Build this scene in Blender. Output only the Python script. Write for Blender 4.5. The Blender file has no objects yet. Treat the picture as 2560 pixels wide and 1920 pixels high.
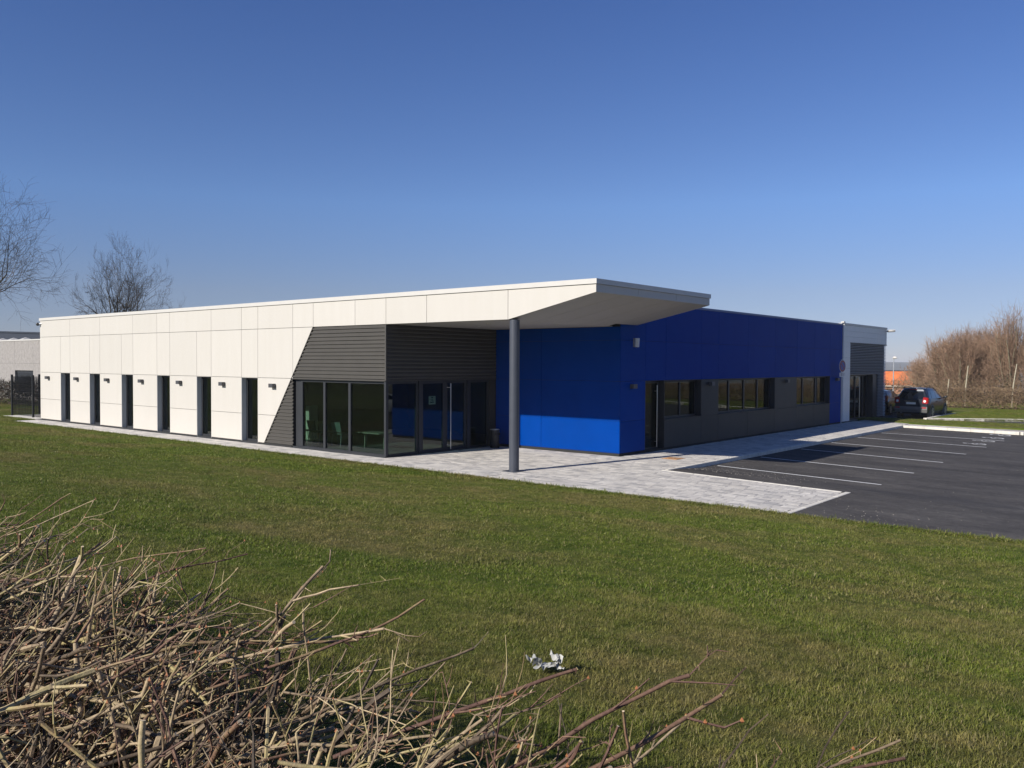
import bpy, math, random
import numpy as np
from mathutils import Matrix, Vector

random.seed(7)
rng = np.random.default_rng(7)
S = bpy.context.scene
COL = S.collection

# ------------------------------------------------------------------ camera, sky, sun, exposure
CAM = np.array([20.0, -17.95, 3.0])
YAW, PITCH, ROLL = -0.691967635, -0.0248271311, 0.00467143780
fwd = np.array([math.sin(YAW)*math.cos(PITCH), math.cos(YAW)*math.cos(PITCH), math.sin(PITCH)])
rgt0 = np.array([math.cos(YAW), -math.sin(YAW), 0.0])
up0 = np.cross(rgt0, fwd)
rgt = rgt0*math.cos(ROLL) + up0*math.sin(ROLL)
upv = -rgt0*math.sin(ROLL) + up0*math.cos(ROLL)
cd = bpy.data.cameras.new('camera')
cam = bpy.data.objects.new('camera', cd)
COL.objects.link(cam)
cd.sensor_width = 36.0
cd.lens = 2124.29778/2560*36.0
cd.clip_start = 0.05
cd.clip_end = 30000
M4 = Matrix.Identity(4)
for i in range(3):
    M4[i][0] = rgt[i]; M4[i][1] = upv[i]; M4[i][2] = -fwd[i]; M4[i][3] = CAM[i]
cam.matrix_world = M4
S.camera = cam

SUN_EL = math.atan(0.572*math.cos(math.atan(0.21)))
SUN_AZ = math.atan(0.21)              # sun stands behind the camera, a little west of -y
to_sun = Vector((-math.sin(SUN_AZ)*math.cos(SUN_EL), -math.cos(SUN_AZ)*math.cos(SUN_EL), math.sin(SUN_EL)))
W = bpy.data.worlds.new('World')
S.world = W
W.use_nodes = True
wn = W.node_tree
bg = wn.nodes['Background']
sky = wn.nodes.new('ShaderNodeTexSky')
sky.sky_type = 'NISHITA'
sky.sun_disc = False
sky.sun_elevation = SUN_EL
sky.sun_rotation = math.radians(180) + SUN_AZ
sky.altitude = 0
sky.air_density = 0.7
sky.dust_density = 0.0
sky.ozone_density = 3.0
# winter haze: the sky pales and greys evenly towards the horizon, all the way round
tcw = wn.nodes.new('ShaderNodeTexCoord'); spw = wn.nodes.new('ShaderNodeSeparateXYZ'); rw = wn.nodes.new('ShaderNodeValToRGB'); mw_ = wn.nodes.new('ShaderNodeMix')
wn.links.new(tcw.outputs['Generated'], spw.inputs[0]); wn.links.new(spw.outputs[2], rw.inputs[0])
ew = rw.color_ramp.elements
for _ in range(3): ew.new(0.5)
for e_, (p_, c_) in zip(ew, ((0.0, (.56, .53, .68)), (.08, (.82, .72, .79)), (.18, (.93, 1.0, 1.19)), (.39, (.76, .91, 1.28)), (1.0, (.78, .90, 1.22)))):
    e_.position = p_; e_.color = (*[v/1.25 for v in c_], 1)
mw_.data_type = 'RGBA'; mw_.blend_type = 'MULTIPLY'; mw_.inputs['Factor'].default_value = 1.0
wn.links.new(sky.outputs[0], mw_.inputs['A']); wn.links.new(rw.outputs[0], mw_.inputs['B'])
wn.links.new(mw_.outputs['Result'], bg.inputs[0])
bg.inputs[1].default_value = 0.093
sl = bpy.data.lights.new('sun', 'SUN')
sun = bpy.data.objects.new('sun', sl)
COL.objects.link(sun)
sl.energy = 5.0
sl.angle = math.radians(0.53)
sl.color = (1.0, 0.945, 0.86)
sun.rotation_euler = to_sun.to_track_quat('Z', 'Y').to_euler()
sun.location = (0, -40, 40)
S.view_settings.view_transform = 'Standard'
S.view_settings.look = 'None'
S.view_settings.gamma = 1.0
S.view_settings.exposure = 0.37
S.view_settings.use_curve_mapping = False
S.cycles.max_bounces = 8
S.cycles.transparent_max_bounces = 12
S.cycles.volume_bounces = 0
S.cycles.use_denoising = True

# ------------------------------------------------------------------ materials
class NT:
    def __init__(s, name):
        s.m = bpy.data.materials.new(name)
        s.m.use_nodes = True
        s.t = s.m.node_tree
        s.b = s.t.nodes['Principled BSDF']
        s.out = s.t.nodes['Material Output']
    def n(s, kind, **kw):
        x = s.t.nodes.new(kind)
        for k, v in kw.items(): setattr(x, k, v)
        return x
    def l(s, a, b): s.t.links.new(a, b)
    def pos(s): return s.n('ShaderNodeNewGeometry').outputs['Position']
    def noise(s, scale, detail=4, rough=0.6, vec=None, dist=0.0):
        x = s.n('ShaderNodeTexNoise')
        x.inputs['Scale'].default_value = scale
        x.inputs['Detail'].default_value = detail
        x.inputs['Roughness'].default_value = rough
        x.inputs['Distortion'].default_value = dist
        s.l(vec if vec is not None else s.pos(), x.inputs['Vector'])
        return x.outputs['Fac']
    def ramp(s, fac, stops):
        r = s.n('ShaderNodeValToRGB')
        e = r.color_ramp.elements
        while len(e) < len(stops): e.new(0.5)
        for i, (p, c) in enumerate(stops):
            e[i].position = p
            e[i].color = (*c, 1) if len(c) == 3 else c
        s.l(fac, r.inputs[0])
        return r.outputs[0]
    def mix(s, fac, a, b, mode='MIX'):
        x = s.n('ShaderNodeMix', data_type='RGBA', blend_type=mode)
        for sock, v in ((x.inputs['Factor'], fac), (x.inputs['A'], a), (x.inputs['B'], b)):
            if hasattr(v, 'is_linked'): s.l(v, sock)
            elif isinstance(v, (int, float)): sock.default_value = v
            else: sock.default_value = (*v, 1)
        return x.outputs['Result']
    def math(s, op, a, b=None):
        x = s.n('ShaderNodeMath', operation=op)
        for i, v in enumerate((a, b)):
            if v is None: continue
            if hasattr(v, 'is_linked'): s.l(v, x.inputs[i])
            else: x.inputs[i].default_value = v
        return x.outputs[0]
    def bump(s, h, strength=0.3, dist=0.01):
        b = s.n('ShaderNodeBump')
        b.inputs['Strength'].default_value = strength
        b.inputs['Distance'].default_value = dist
        s.l(h, b.inputs['Height'])
        s.l(b.outputs[0], s.b.inputs['Normal'])

def hexc(r, g, b):
    f = lambda c: (c/255/12.92) if c <= 10.3 else ((c/255+0.055)/1.055)**2.4
    return (f(r), f(g), f(b))

def simple(name, col, rough=0.5, metal=0.0, var=0.08, scale=3.0, bump=0.0, bscale=60, rand=0.0, spec=0.5):
    k = NT(name)
    lo = tuple(c*(1-var) for c in col); hi = tuple(min(1, c*(1+var)) for c in col)
    c = k.ramp(k.noise(scale, 5), [(0.3, lo), (0.7, hi)])
    if rand:
        oi = k.n('ShaderNodeObjectInfo')
        g = k.n('ShaderNodeMapRange')
        g.inputs['To Min'].default_value = 1-rand; g.inputs['To Max'].default_value = 1+rand*0.4
        k.l(oi.outputs['Random'], g.inputs['Value'])
        cc = k.n('ShaderNodeCombineColor')
        for i in range(3): k.l(g.outputs[0], cc.inputs[i])
        c = k.mix(1.0, c, cc.outputs[0], 'MULTIPLY')
    k.l(c, k.b.inputs['Base Color'])
    k.b.inputs['Roughness'].default_value = rough
    k.b.inputs['Metallic'].default_value = metal
    k.b.inputs['Specular IOR Level'].default_value = spec
    if bump: k.bump(k.noise(bscale, 4), bump, 0.004)
    return k.m

M = {}
def panel_white():
    k = NT('white_panel')
    p = k.pos()
    mp = k.n('ShaderNodeMapping'); mp.inputs['Scale'].default_value = (1.2, 1.2, 0.12)
    k.l(p, mp.inputs['Vector'])
    st = k.ramp(k.noise(3.0, 6, 0.7, mp.outputs[0]), [(0.3, (0.500, 0.472, 0.425)), (0.75, (0.525, 0.498, 0.455))])
    sep = k.n('ShaderNodeSeparateXYZ'); k.l(p, sep.inputs[0])
    # rain-splash soiling just above the plinth
    g = k.n('ShaderNodeMapRange'); g.inputs['From Min'].default_value = 0.05; g.inputs['From Max'].default_value = 0.4
    g.inputs['To Min'].default_value = 0.5; g.inputs['To Max'].default_value = 0.0
    k.l(sep.outputs[2], g.inputs['Value'])
    d = k.math('MULTIPLY', g.outputs[0], k.noise(9, 5))
    c = k.mix(d, st, (0.52, 0.48, 0.41))
    oi = k.n('ShaderNodeObjectInfo')
    r = k.ramp(oi.outputs['Random'], [(0, (0.955, 0.955, 0.955)), (1, (1, 1, 1))])
    k.l(k.mix(1.0, c, r, 'MULTIPLY'), k.b.inputs['Base Color'])
    k.b.inputs['Roughness'].default_value = 0.55
    k.bump(k.noise(2.2, 2), 0.06, 0.02)
    return k.m
M['white'] = panel_white()
M['unit_white'] = simple('white_plank_cladding', (0.74, 0.73, 0.71), 0.45, 0, 0.03, rand=0.03)
M['white_metal'] = simple('white_metal', (0.52, 0.50, 0.465), 0.4, 0, 0.03)
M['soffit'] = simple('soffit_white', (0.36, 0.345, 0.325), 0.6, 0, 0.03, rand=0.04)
M['blue'] = simple('blue_panel', (0.0005, 0.041, 0.255), 0.45, 0, 0.06, 1.2, rand=0.07, spec=0.02)
M['blue_metal'] = simple('blue_trim', (0.02, 0.06, 0.22), 0.4, 0, 0.05)
M['grey_panel'] = simple('charcoal_panel', (0.050, 0.046, 0.043), 0.5, 0, 0.08, 1.5, rand=0.08, spec=0.2)
M['corr'] = simple('corrugated_steel', (0.072, 0.067, 0.060), 0.45, 0.0, 0.06, 2.0, spec=0.25)
M['frame'] = simple('frame_anthracite', (0.032, 0.034, 0.038), 0.42, 0, 0.06, spec=0.3)
M['column'] = simple('column_paint', (0.055, 0.061, 0.078), 0.4, 0, 0.08, 4)
M['dark'] = simple('dark_backing', (0.02, 0.02, 0.02), 0.9)
M['steel'] = simple('brushed_steel', (0.62, 0.62, 0.62), 0.28, 1.0, 0.05)
M['inner'] = simple('interior_wall', (0.16, 0.17, 0.16), 0.8)
M['innerfloor'] = simple('interior_floor', (0.16, 0.16, 0.155), 0.4)
M['jamb'] = simple('shaded_white_jamb', (0.42, 0.44, 0.45), 0.45, 0, 0.03)  # white panel return, its shade put into this greyer colour
M['lamp'] = simple('lamp_housing', (0.06, 0.06, 0.065), 0.45)
M['lens'] = simple('lamp_lens', (0.4, 0.4, 0.38), 0.2)
M['black'] = simple('black_plastic', (0.015, 0.015, 0.016), 0.45)
M['slat'] = simple('louvre_slat', (0.24, 0.25, 0.27), 0.35)
M['render_grey'] = simple('weathered_concrete_wall', (0.27, 0.252, 0.24), 0.85, 0, 0.16, 4.0, 0.3, 30)
M['roofdark'] = simple('dark_steel_roof', (0.022, 0.026, 0.038), 0.5)
M['concrete'] = simple('pale_concrete', (0.62, 0.585, 0.52), 0.85, 0, 0.14, 6.0, 0.3, 90, rand=0.08)
M['paint'] = simple('road_paint', (0.66, 0.66, 0.65), 0.7, 0, 0.14, 18, 0.2, 80)
M['rust'] = simple('rusted_cast_cover', (0.48, 0.27, 0.13), 0.8, 0, 0.35, 12, 0.3, 60)
M['grate'] = simple('drain_iron', (0.045, 0.042, 0.04), 0.7, 0, 0.2, 20)
M['tile'] = simple('orange_roof_tile', (0.62, 0.17, 0.05), 0.8, 0, 0.22, 1.4, rand=0.12)
M['brick'] = simple('red_brick', (0.42, 0.19, 0.12), 0.85, 0, 0.2, 3)
M['mortar'] = simple('pale_wall_render', (0.5, 0.42, 0.33), 0.85)
M['galv'] = simple('galvanised_steel', (0.46, 0.47, 0.48), 0.4, 0.6, 0.08)
M['wood'] = simple('weathered_stake', (0.36, 0.32, 0.23), 0.85, 0, 0.2, 8)
M['carpaint'] = simple('dark_car_paint', (0.03, 0.036, 0.048), 0.22, 0.3, 0.05)
M['carblack'] = simple('black_car_paint', (0.012, 0.013, 0.016), 0.2, 0.2, 0.05)
M['carwhite'] = simple('white_car_paint', (0.75, 0.75, 0.75), 0.25, 0, 0.03)
M['carglass'] = simple('car_glass', (0.008, 0.01, 0.012), 0.04, 0, 0.05, spec=0.8)
M['trim'] = simple('grey_bumper_plastic', (0.14, 0.14, 0.138), 0.6)
M['rubber'] = simple('tyre_rubber', (0.02, 0.02, 0.02), 0.85)
M['red'] = simple('tail_light_red', (0.32, 0.010, 0.012), 0.15)
M['lampwhite'] = simple('reversing_light', (0.8, 0.72, 0.7), 0.15)
M['plate'] = simple('licence_plate', (0.9, 0.88, 0.78), 0.5)
M['chrome'] = simple('chrome', (0.8, 0.8, 0.8), 0.12, 1.0)
M['signred'] = simple('sign_red', (0.20, 0.012, 0.025), 0.35)
M['signblue'] = simple('sign_blue', (0.02, 0.05, 0.28), 0.35)
M['signwhite'] = simple('sign_white', (0.7, 0.7, 0.7), 0.4)
M['notice'] = simple('notice_paper', (0.72, 0.74, 0.74), 0.7)
M['ink'] = simple('printed_ink', (0.04, 0.05, 0.06), 0.7)
M['chairgreen'] = simple('grey_green_chair', (0.18, 0.25, 0.23), 0.5)
M['palefurn'] = simple('pale_furniture', (0.72, 0.76, 0.66), 0.5)
M['dullfurn'] = simple('dull_furniture', (0.30, 0.31, 0.25), 0.6)
M['cut'] = simple('cut_wood', (0.55, 0.44, 0.29), 0.8, 0, 0.15, 60)
M['bud'] = simple('brown_bud', (0.33, 0.13, 0.05), 0.6, 0, 0.2, 100)
M['ivy'] = simple('ivy_leaf', (0.024, 0.034, 0.014), 0.8, 0, 0.35, 3)
M['leafbrown'] = simple('dead_leaf', (0.17, 0.10, 0.055), 0.8, 0, 0.35, 5)
M['gritstone'] = simple('grit', (0.26, 0.24, 0.21), 0.9, 0, 0.3, 40)
M['soil'] = simple('bare_soil', (0.07, 0.052, 0.036), 0.95, 0, 0.3, 9, 0.5, 30)

def glass(name, tint):
    k = NT(name)
    k.t.nodes.remove(k.b)
    tr = k.n('ShaderNodeBsdfTransparent'); tr.inputs[0].default_value = (*tint, 1)
    gl = k.n('ShaderNodeBsdfGlossy'); gl.inputs['Roughness'].default_value = 0.004
    ge = k.n('ShaderNodeNewGeometry')
    dp = k.n('ShaderNodeVectorMath', operation='DOT_PRODUCT')
    k.l(ge.outputs['Normal'], dp.inputs[0]); k.l(ge.outputs['Incoming'], dp.inputs[1])
    sch = k.math('POWER', k.math('SUBTRACT', 1.0, k.math('ABSOLUTE', dp.outputs['Value'])), 5.0)
    fr = k.math('ADD', k.math('MULTIPLY', sch, 0.93), 0.055)
    # panes are never perfectly flat
    nz = k.noise(0.55, 1)
    bp = k.n('ShaderNodeBump'); bp.inputs['Strength'].default_value = 0.10; bp.inputs['Distance'].default_value = 0.02
    k.l(nz, bp.inputs['Height']); k.l(bp.outputs[0], gl.inputs['Normal'])
    mx = k.n('ShaderNodeMixShader')
    k.l(fr, mx.inputs[0]); k.l(tr.outputs[0], mx.inputs[1]); k.l(gl.outputs[0], mx.inputs[2])
    k.l(mx.outputs[0], k.out.inputs['Surface'])
    return k.m
M['glass'] = glass('tinted_glass', (0.57, 0.665, 0.625))

def paver_mat():
    k = NT('paver_concrete')
    at = k.n('ShaderNodeAttribute'); at.attribute_name = 'tone'
    c = k.ramp(at.outputs['Fac'], [(0.0, (0.345, 0.332, 0.322)), (0.35, (0.475, 0.452, 0.422)), (0.7, (0.555, 0.525, 0.482)), (1.0, (0.63, 0.596, 0.545))])
    n = k.ramp(k.noise(14, 6, 0.7), [(0.25, (0.82, 0.82, 0.82)), (0.75, (1.1, 1.1, 1.1))])
    big = k.ramp(k.noise(0.7, 3), [(0.3, (0.9, 0.89, 0.88)), (0.7, (1.03, 1.03, 1.03))])
    c = k.mix(1.0, c, n, 'MULTIPLY'); c = k.mix(1.0, c, big, 'MULTIPLY')
    k.l(c, k.b.inputs['Base Color'])
    k.b.inputs['Roughness'].default_value = 0.85
    k.bump(k.noise(120, 3), 0.25, 0.003)
    return k.m
M['paver'] = paver_mat()
M['joint'] = simple('sand_joint', (0.33, 0.30, 0.26), 0.95, 0, 0.2, 12)

def asphalt_mat():
    k = NT('asphalt')
    p = k.pos()
    mpa = k.n('ShaderNodeMapping'); mpa.inputs['Scale'].default_value = (0.35, 1.3, 1.0); mpa.inputs['Rotation'].default_value = (0, 0, 0.5)
    k.l(p, mpa.inputs['Vector'])
    ba = k.ramp(k.noise(0.9, 7, 0.72, mpa.outputs[0], 0.4), [(0.28, (0.045, 0.042, 0.041)), (0.55, (0.075, 0.070, 0.067)), (0.8, (0.125, 0.116, 0.107))])
    bb = k.ramp(k.noise(6.0, 6, 0.8), [(0.3, (0.72, 0.72, 0.72)), (0.72, (1.28, 1.28, 1.28))])
    base = k.mix(1.0, ba, bb, 'MULTIPLY')
    fine = k.ramp(k.noise(90, 5, 0.85), [(0.3, (0.6, 0.6, 0.6)), (0.75, (1.55, 1.55, 1.55))])
    c = k.mix(1.0, base, fine, 'MULTIPLY')
    # dust and grit, streaked along the lot
    mp = k.n('ShaderNodeMapping'); mp.inputs['Scale'].default_value = (0.5, 1.1, 1.0)
    k.l(p, mp.inputs['Vector'])
    d = k.ramp(k.noise(0.55, 6, 0.72, mp.outputs[0], 0.6), [(0.50, (0, 0, 0)), (0.74, (0.6, 0.6, 0.6))])
    gr = k.ramp(k.noise(26, 5, 0.8), [(0.42, (0, 0, 0)), (0.7, (1, 1, 1))])
    dm = k.mix(1.0, d, gr, 'MULTIPLY')
    c = k.mix(dm, c, (0.25, 0.228, 0.20))
    v = k.n('ShaderNodeTexVoronoi'); v.inputs['Scale'].default_value = 5.5
    k.l(p, v.inputs['Vector'])
    sp = k.ramp(v.outputs['Distance'], [(0.05, (1, 1, 1)), (0.10, (0, 0, 0))])
    msk = k.ramp(k.noise(0.9, 4, 0.7), [(0.5, (0, 0, 0)), (0.66, (1, 1, 1))])
    c = k.mix(k.mix(1.0, sp, msk, 'MULTIPLY'), c, (0.26, 0.24, 0.21))
    k.l(c, k.b.inputs['Base Color'])
    k.b.inputs['Roughness'].default_value = 0.8
    k.b.inputs['Specular IOR Level'].default_value = 0.10
    k.bump(k.noise(140, 3), 0.5, 0.006)
    return k.m
M['asphalt'] = asphalt_mat()

def grass_color(k, tipfac=None):
    """green lawn with dry straw patches, by place on the ground"""
    p = k.pos()
    mp = k.n('ShaderNodeMapping'); mp.inputs['Scale'].default_value = (0.75, 1.25, 0.0); mp.inputs['Rotation'].default_value = (0, 0, 0.25)
    k.l(p, mp.inputs['Vector'])
    patch = k.ramp(k.noise(0.33, 5, 0.62, mp.outputs[0], 0.5), [(0.45, (0, 0, 0)), (0.64, (1, 1, 1))])
    mid = k.ramp(k.noise(2.6, 5, 0.7), [(0.35, (0, 0, 0)), (0.75, (1, 1, 1))])
    g = k.mix(mid, (0.086, 0.130, 0.014), (0.195, 0.230, 0.038))
    dry = k.mix(mid, (0.185, 0.145, 0.058), (0.30, 0.245, 0.10))
    f = k.math('MULTIPLY', patch, k.math('ADD', k.math('MULTIPLY', mid, 0.6), 0.40))
    c = k.mix(f, g, dry)
    # darker worn spots where soil shows between the blades
    w_ = k.ramp(k.noise(1.15, 6, 0.75, None, 0.8), [(0.62, (1, 1, 1)), (0.74, (0.58, 0.50, 0.45))])
    return k, k.mix(1.0, c, w_, 'MULTIPLY'), f

def lawn_mat():
    k = NT('lawn_ground')
    k, c, f = grass_color(k)
    fine = k.ramp(k.noise(55, 5, 0.8), [(0.25, (0.45, 0.45, 0.45)), (0.8, (1.5, 1.5, 1.5))])
    c = k.mix(1.0, c, fine, 'MULTIPLY')
    k.l(c, k.b.inputs['Base Color'])
    k.b.inputs['Roughness'].default_value = 0.9
    k.b.inputs['Specular IOR Level'].default_value = 0.1
    k.bump(k.noise(45, 5, 0.8), 1.0, 0.06)
    return k.m
M['lawn'] = lawn_mat()

def blade_mat():
    k = NT('grass_blade')
    k, c, f = grass_color(k)
    oi = k.n('ShaderNodeObjectInfo')
    at = k.n('ShaderNodeAttribute'); at.attribute_name = 'tone'
    # single straw-coloured blades
    s = k.math('GREATER_THAN', at.outputs['Fac'], 0.84)
    c = k.mix(k.math('MULTIPLY', s, 0.8), c, (0.25, 0.215, 0.11))
    v = k.ramp(oi.outputs['Random'], [(0, (0.66, 0.70, 0.62)), (1, (1.35, 1.28, 1.2))])
    c = k.mix(1.0, c, v, 'MULTIPLY')
    k.l(c, k.b.inputs['Base Color'])
    k.b.inputs['Roughness'].default_value = 0.5
    k.b.inputs['Specular IOR Level'].default_value = 0.2
    tl = k.n('ShaderNodeBsdfTranslucent'); k.l(c, tl.inputs[0])
    mx = k.n('ShaderNodeMixShader'); mx.inputs[0].default_value = 0.28
    k.l(k.b.outputs[0], mx.inputs[1]); k.l(tl.outputs[0], mx.inputs[2]); k.l(mx.outputs[0], k.out.inputs['Surface'])
    return k.m
M['blade'] = blade_mat()

def bark(name, stops, scale=30, bump=0.5):
    k = NT(name)
    at = k.n('ShaderNodeAttribute'); at.attribute_name = 'tone'
    tn_ = k.math('ADD', at.outputs['Fac'], k.math('MULTIPLY', k.math('SUBTRACT', k.noise(scale*.35, 3, 0.7), 0.5), 0.55))
    c = k.ramp(tn_, stops)
    n = k.ramp(k.noise(scale, 6, 0.75), [(0.25, (0.55, 0.55, 0.55)), (0.75, (1.3, 1.3, 1.3))])
    c = k.mix(1.0, c, n, 'MULTIPLY')
    k.l(c, k.b.inputs['Base Color'])
    k.b.inputs['Roughness'].default_value = 0.7
    k.b.inputs['Specular IOR Level'].default_value = 0.3
    k.bump(k.noise(scale*3, 4), bump, 0.003)
    return k.m
M['hawthorn'] = bark('hedge_bark', [(0.0, (0.055, 0.040, 0.028)), (0.28, (0.165, 0.118, 0.075)), (0.5, (0.43, 0.33, 0.205)), (0.68, (0.34, 0.285, 0.125)), (0.86, (0.20, 0.118, 0.075)), (1.0, (0.12, 0.066, 0.05))], 40)
M['bark'] = bark('tree_bark', [(0, (0.045, 0.037, 0.027)), (1, (0.085, 0.075, 0.05))], 8)
M['twig'] = bark('fine_twig', [(0, (0.05, 0.038, 0.028)), (1, (0.09, 0.068, 0.048))], 8)
M['willow'] = bark('willow_shoot', [(0, (0.23, 0.155, 0.10)), (0.5, (0.32, 0.215, 0.14)), (1, (0.42, 0.265, 0.185))], 4)
M['willowbark'] = bark('willow_bark', [(0, (0.16, 0.14, 0.09)), (1, (0.30, 0.27, 0.17))], 4)
M['hedgefar'] = bark('far_hedge_twig', [(0, (0.14, 0.092, 0.06)), (0.6, (0.25, 0.17, 0.105)), (1, (0.34, 0.25, 0.14))], 3)
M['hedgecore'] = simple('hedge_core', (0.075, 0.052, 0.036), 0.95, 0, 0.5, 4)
M['plastic'] = simple('torn_plastic_film', (0.33, 0.33, 0.31), 0.4, 0, 0.1, 30)
M['field'] = simple('far_fields', (0.11, 0.12, 0.05), 0.95, 0, 0.5, 0.004)
M['hill'] = simple('wooded_hill', (0.06, 0.058, 0.04), 0.95, 0, 0.5, 0.012)

# ------------------------------------------------------------------ mesh builder
class MB:
    def __init__(s, origin=(0, 0, 0)):
        s.o = np.array(origin, float); s.V = []; s.n = 0; s.Q = []; s.T = []; s.QM = []; s.TM = []; s.tone = []
    def add(s, v, f, mat=0, tone=0.5):
        v = np.asarray(v, float).reshape(-1, 3); f = np.asarray(f, int) + s.n
        s.V.append(v - s.o); s.tone.append(np.full(len(v), tone) if np.isscalar(tone) else np.asarray(tone, float)); s.n += len(v)
        (s.Q if f.shape[1] == 4 else s.T).append(f)
        (s.QM if f.shape[1] == 4 else s.TM).append(np.full(len(f), mat))
    def box(s, x0, x1, y0, y1, z0, z1, mat=0, tone=0.5):
        v = [(x0, y0, z0), (x1, y0, z0), (x1, y1, z0), (x0, y1, z0), (x0, y0, z1), (x1, y0, z1), (x1, y1, z1), (x0, y1, z1)]
        s.add(v, [(3, 2, 1, 0), (4, 5, 6, 7), (0, 1, 5, 4), (1, 2, 6, 5), (2, 3, 7, 6), (3, 0, 4, 7)], mat, tone)
    def prism(s, poly, ext, mat=0, tone=0.5):
        """polygon (convex or star from vertex 0) pushed along ext"""
        p = np.asarray(poly, float); e = np.asarray(ext, float); n = len(p)
        nn = np.zeros(3)
        for i in range(n): nn += np.cross(p[i]-p[0], p[(i+1) % n]-p[0])
        if nn @ e > 0: p = p[::-1]
        v = np.vstack([p, p+e])
        for i in range(n):
            j = (i+1) % n
            s.add([v[i], v[i+n], v[j+n], v[j]], [(0, 1, 2, 3)], mat, tone)
        t = [(0, i, i+1) for i in range(1, n-1)]
        s.add(v[:n], t, mat, tone)
        s.add(v[n:], [(a, c, b) for a, b, c in t], mat, tone)
    def tube(s, pts, rad, n=6, mat=0, tone=0.5, cap=None, cap0=False):
        P = np.asarray(pts, float); k = len(P)
        R = np.full(k, rad) if np.isscalar(rad) else np.asarray(rad, float)
        T = np.gradient(P, axis=0)
        T /= np.linalg.norm(T, axis=1)[:, None] + 1e-12
        d = P[-1]-P[0]
        ref = np.array([0, 0, 1.0]) if abs(d[2]) < 0.8*np.linalg.norm(d) else np.array([0.3, 1.0, 0])
        A = np.cross(T, ref); A /= np.linalg.norm(A, axis=1)[:, None] + 1e-12
        B = np.cross(T, A)
        th = np.arange(n)*2*math.pi/n
        v = (P[:, None, :] + R[:, None, None]*(np.cos(th)[None, :, None]*A[:, None, :] + np.sin(th)[None, :, None]*B[:, None, :])).reshape(-1, 3)
        i = np.arange(k-1)[:, None]*n; j = np.arange(n)[None, :]; j2 = (j+1) % n
        f = np.stack([i+j, i+j2, i+n+j2, i+n+j], -1).reshape(-1, 4)
        s.add(v, f, mat, tone)
        if cap is not None:
            ring = v[-n:]
            s.add(ring, [(0, a, a+1) for a in range(1, n-1)], cap, tone)
        if cap0:
            ring = v[:n]
            s.add(ring, [(0, a+1, a) for a in range(1, n-1)], mat, tone)
    def cyl(s, c, r, z0, z1, n=24, mat=0, r1=None, tone=0.5):
        s.tube([(c[0], c[1], z0), (c[0], c[1], z1)], [r, r if r1 is None else r1], n, mat, tone, cap=mat, cap0=True)
    def disc(s, c, nrm, r, th, n=24, mat=0, r1=None):
        c = np.asarray(c, float); nrm = np.asarray(nrm, float); nrm /= np.linalg.norm(nrm)
        s.tube([c, c+nrm*th], [r, r if r1 is None else r1], n, mat, 0.5, cap=mat, cap0=True)
    def build(s, name, mats, parent=None, smooth=False, link=True, loc=None):
        if not isinstance(mats, (list, tuple)): mats = [mats]
        me = bpy.data.meshes.new(name)
        V = np.vstack(s.V) if s.V else np.zeros((0, 3))
        Q = np.vstack(s.Q) if s.Q else np.zeros((0, 4), int)
        T = np.vstack(s.T) if s.T else np.zeros((0, 3), int)
        me.vertices.add(len(V)); me.vertices.foreach_set('co', V.ravel())
        me.loops.add(Q.size+T.size); me.loops.foreach_set('vertex_index', np.concatenate([Q.ravel(), T.ravel()]))
        me.polygons.add(len(Q)+len(T))
        me.polygons.foreach_set('loop_start', np.concatenate([np.arange(len(Q))*4, Q.size+np.arange(len(T))*3]))
        mi = np.concatenate(s.QM+s.TM) if (s.QM or s.TM) else np.zeros(0, int)
        me.polygons.foreach_set('material_index', mi)
        me.polygons.foreach_set('use_smooth', np.full(len(mi), smooth))
        me.update(calc_edges=True)
        a = me.attributes.new('tone', 'FLOAT', 'POINT'); a.data.foreach_set('value', np.concatenate(s.tone))
        for m in mats: me.materials.append(m)
        if not link: return me
        o = bpy.data.objects.new(name, me); COL.objects.link(o)
        if parent is not None: o.parent = parent
        o.location = loc if loc is not None else (tuple(s.o) if parent is None else (0, 0, 0))
        return o

def empty(name, loc=(0, 0, 0), label=None, cat=None, group=None, kind=None, rz=0.0, parent=None):
    o = bpy.data.objects.new(name, None); COL.objects.link(o)
    o.location = loc; o.rotation_euler.z = rz; o.empty_display_size = 0.1
    if parent is not None: o.parent = parent
    return tag(o, label, cat, group, kind)
def tag(o, label=None, cat=None, group=None, kind=None):
    if label: o['label'] = label
    if cat: o['category'] = cat
    if group: o['group'] = group
    if kind: o['kind'] = kind
    return o
def dup(root, loc, rz, label):
    r = root.copy(); COL.objects.link(r); r.location = loc; r.rotation_euler.z = rz; r['label'] = label
    for c in root.children:
        k = c.copy(); COL.objects.link(k); k.parent = r
        for g in c.children:
            q = g.copy(); COL.objects.link(q); q.parent = k
    return r
def abox(name, m, parent, *b, **kw):
    mb = MB(); mb.box(*b)
    return mb.build(name, m, parent, **kw)

def smooth(t): t = np.clip(t, 0, 1); return t*t*(3-2*t)

# ------------------------------------------------------------------ ground levels
def z_lawn(x, y):
    x = np.asarray(x, float); y = np.asarray(y, float)
    t = np.clip(-1.7-y, 0, 14.8)
    z = 0.035 + 0.075*t + 0.0012*t*t
    left = smooth((-8-x)/25.0)                      # the bank flattens out to the left
    z = z*(1-0.35*left)
    return z + 0.03*np.sin(x*0.55+1)*np.sin(y*0.7)*smooth((-2.5-y)/3)
def z_asph(x, y):
    x = np.asarray(x, float); y = np.asarray(y, float)
    far = smooth((y-24)/6)
    a = -0.11*smooth((y-3.3)/2.2) - 0.024*np.clip(x-8, 0, 14)
    b = -0.08 - 0.006*np.clip(x-8, 0, 14)
    return a*(1-far) + b*far
def z_pave(x, y):
    return -0.024*np.clip(np.asarray(x, float)-8, 0, 14)

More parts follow.
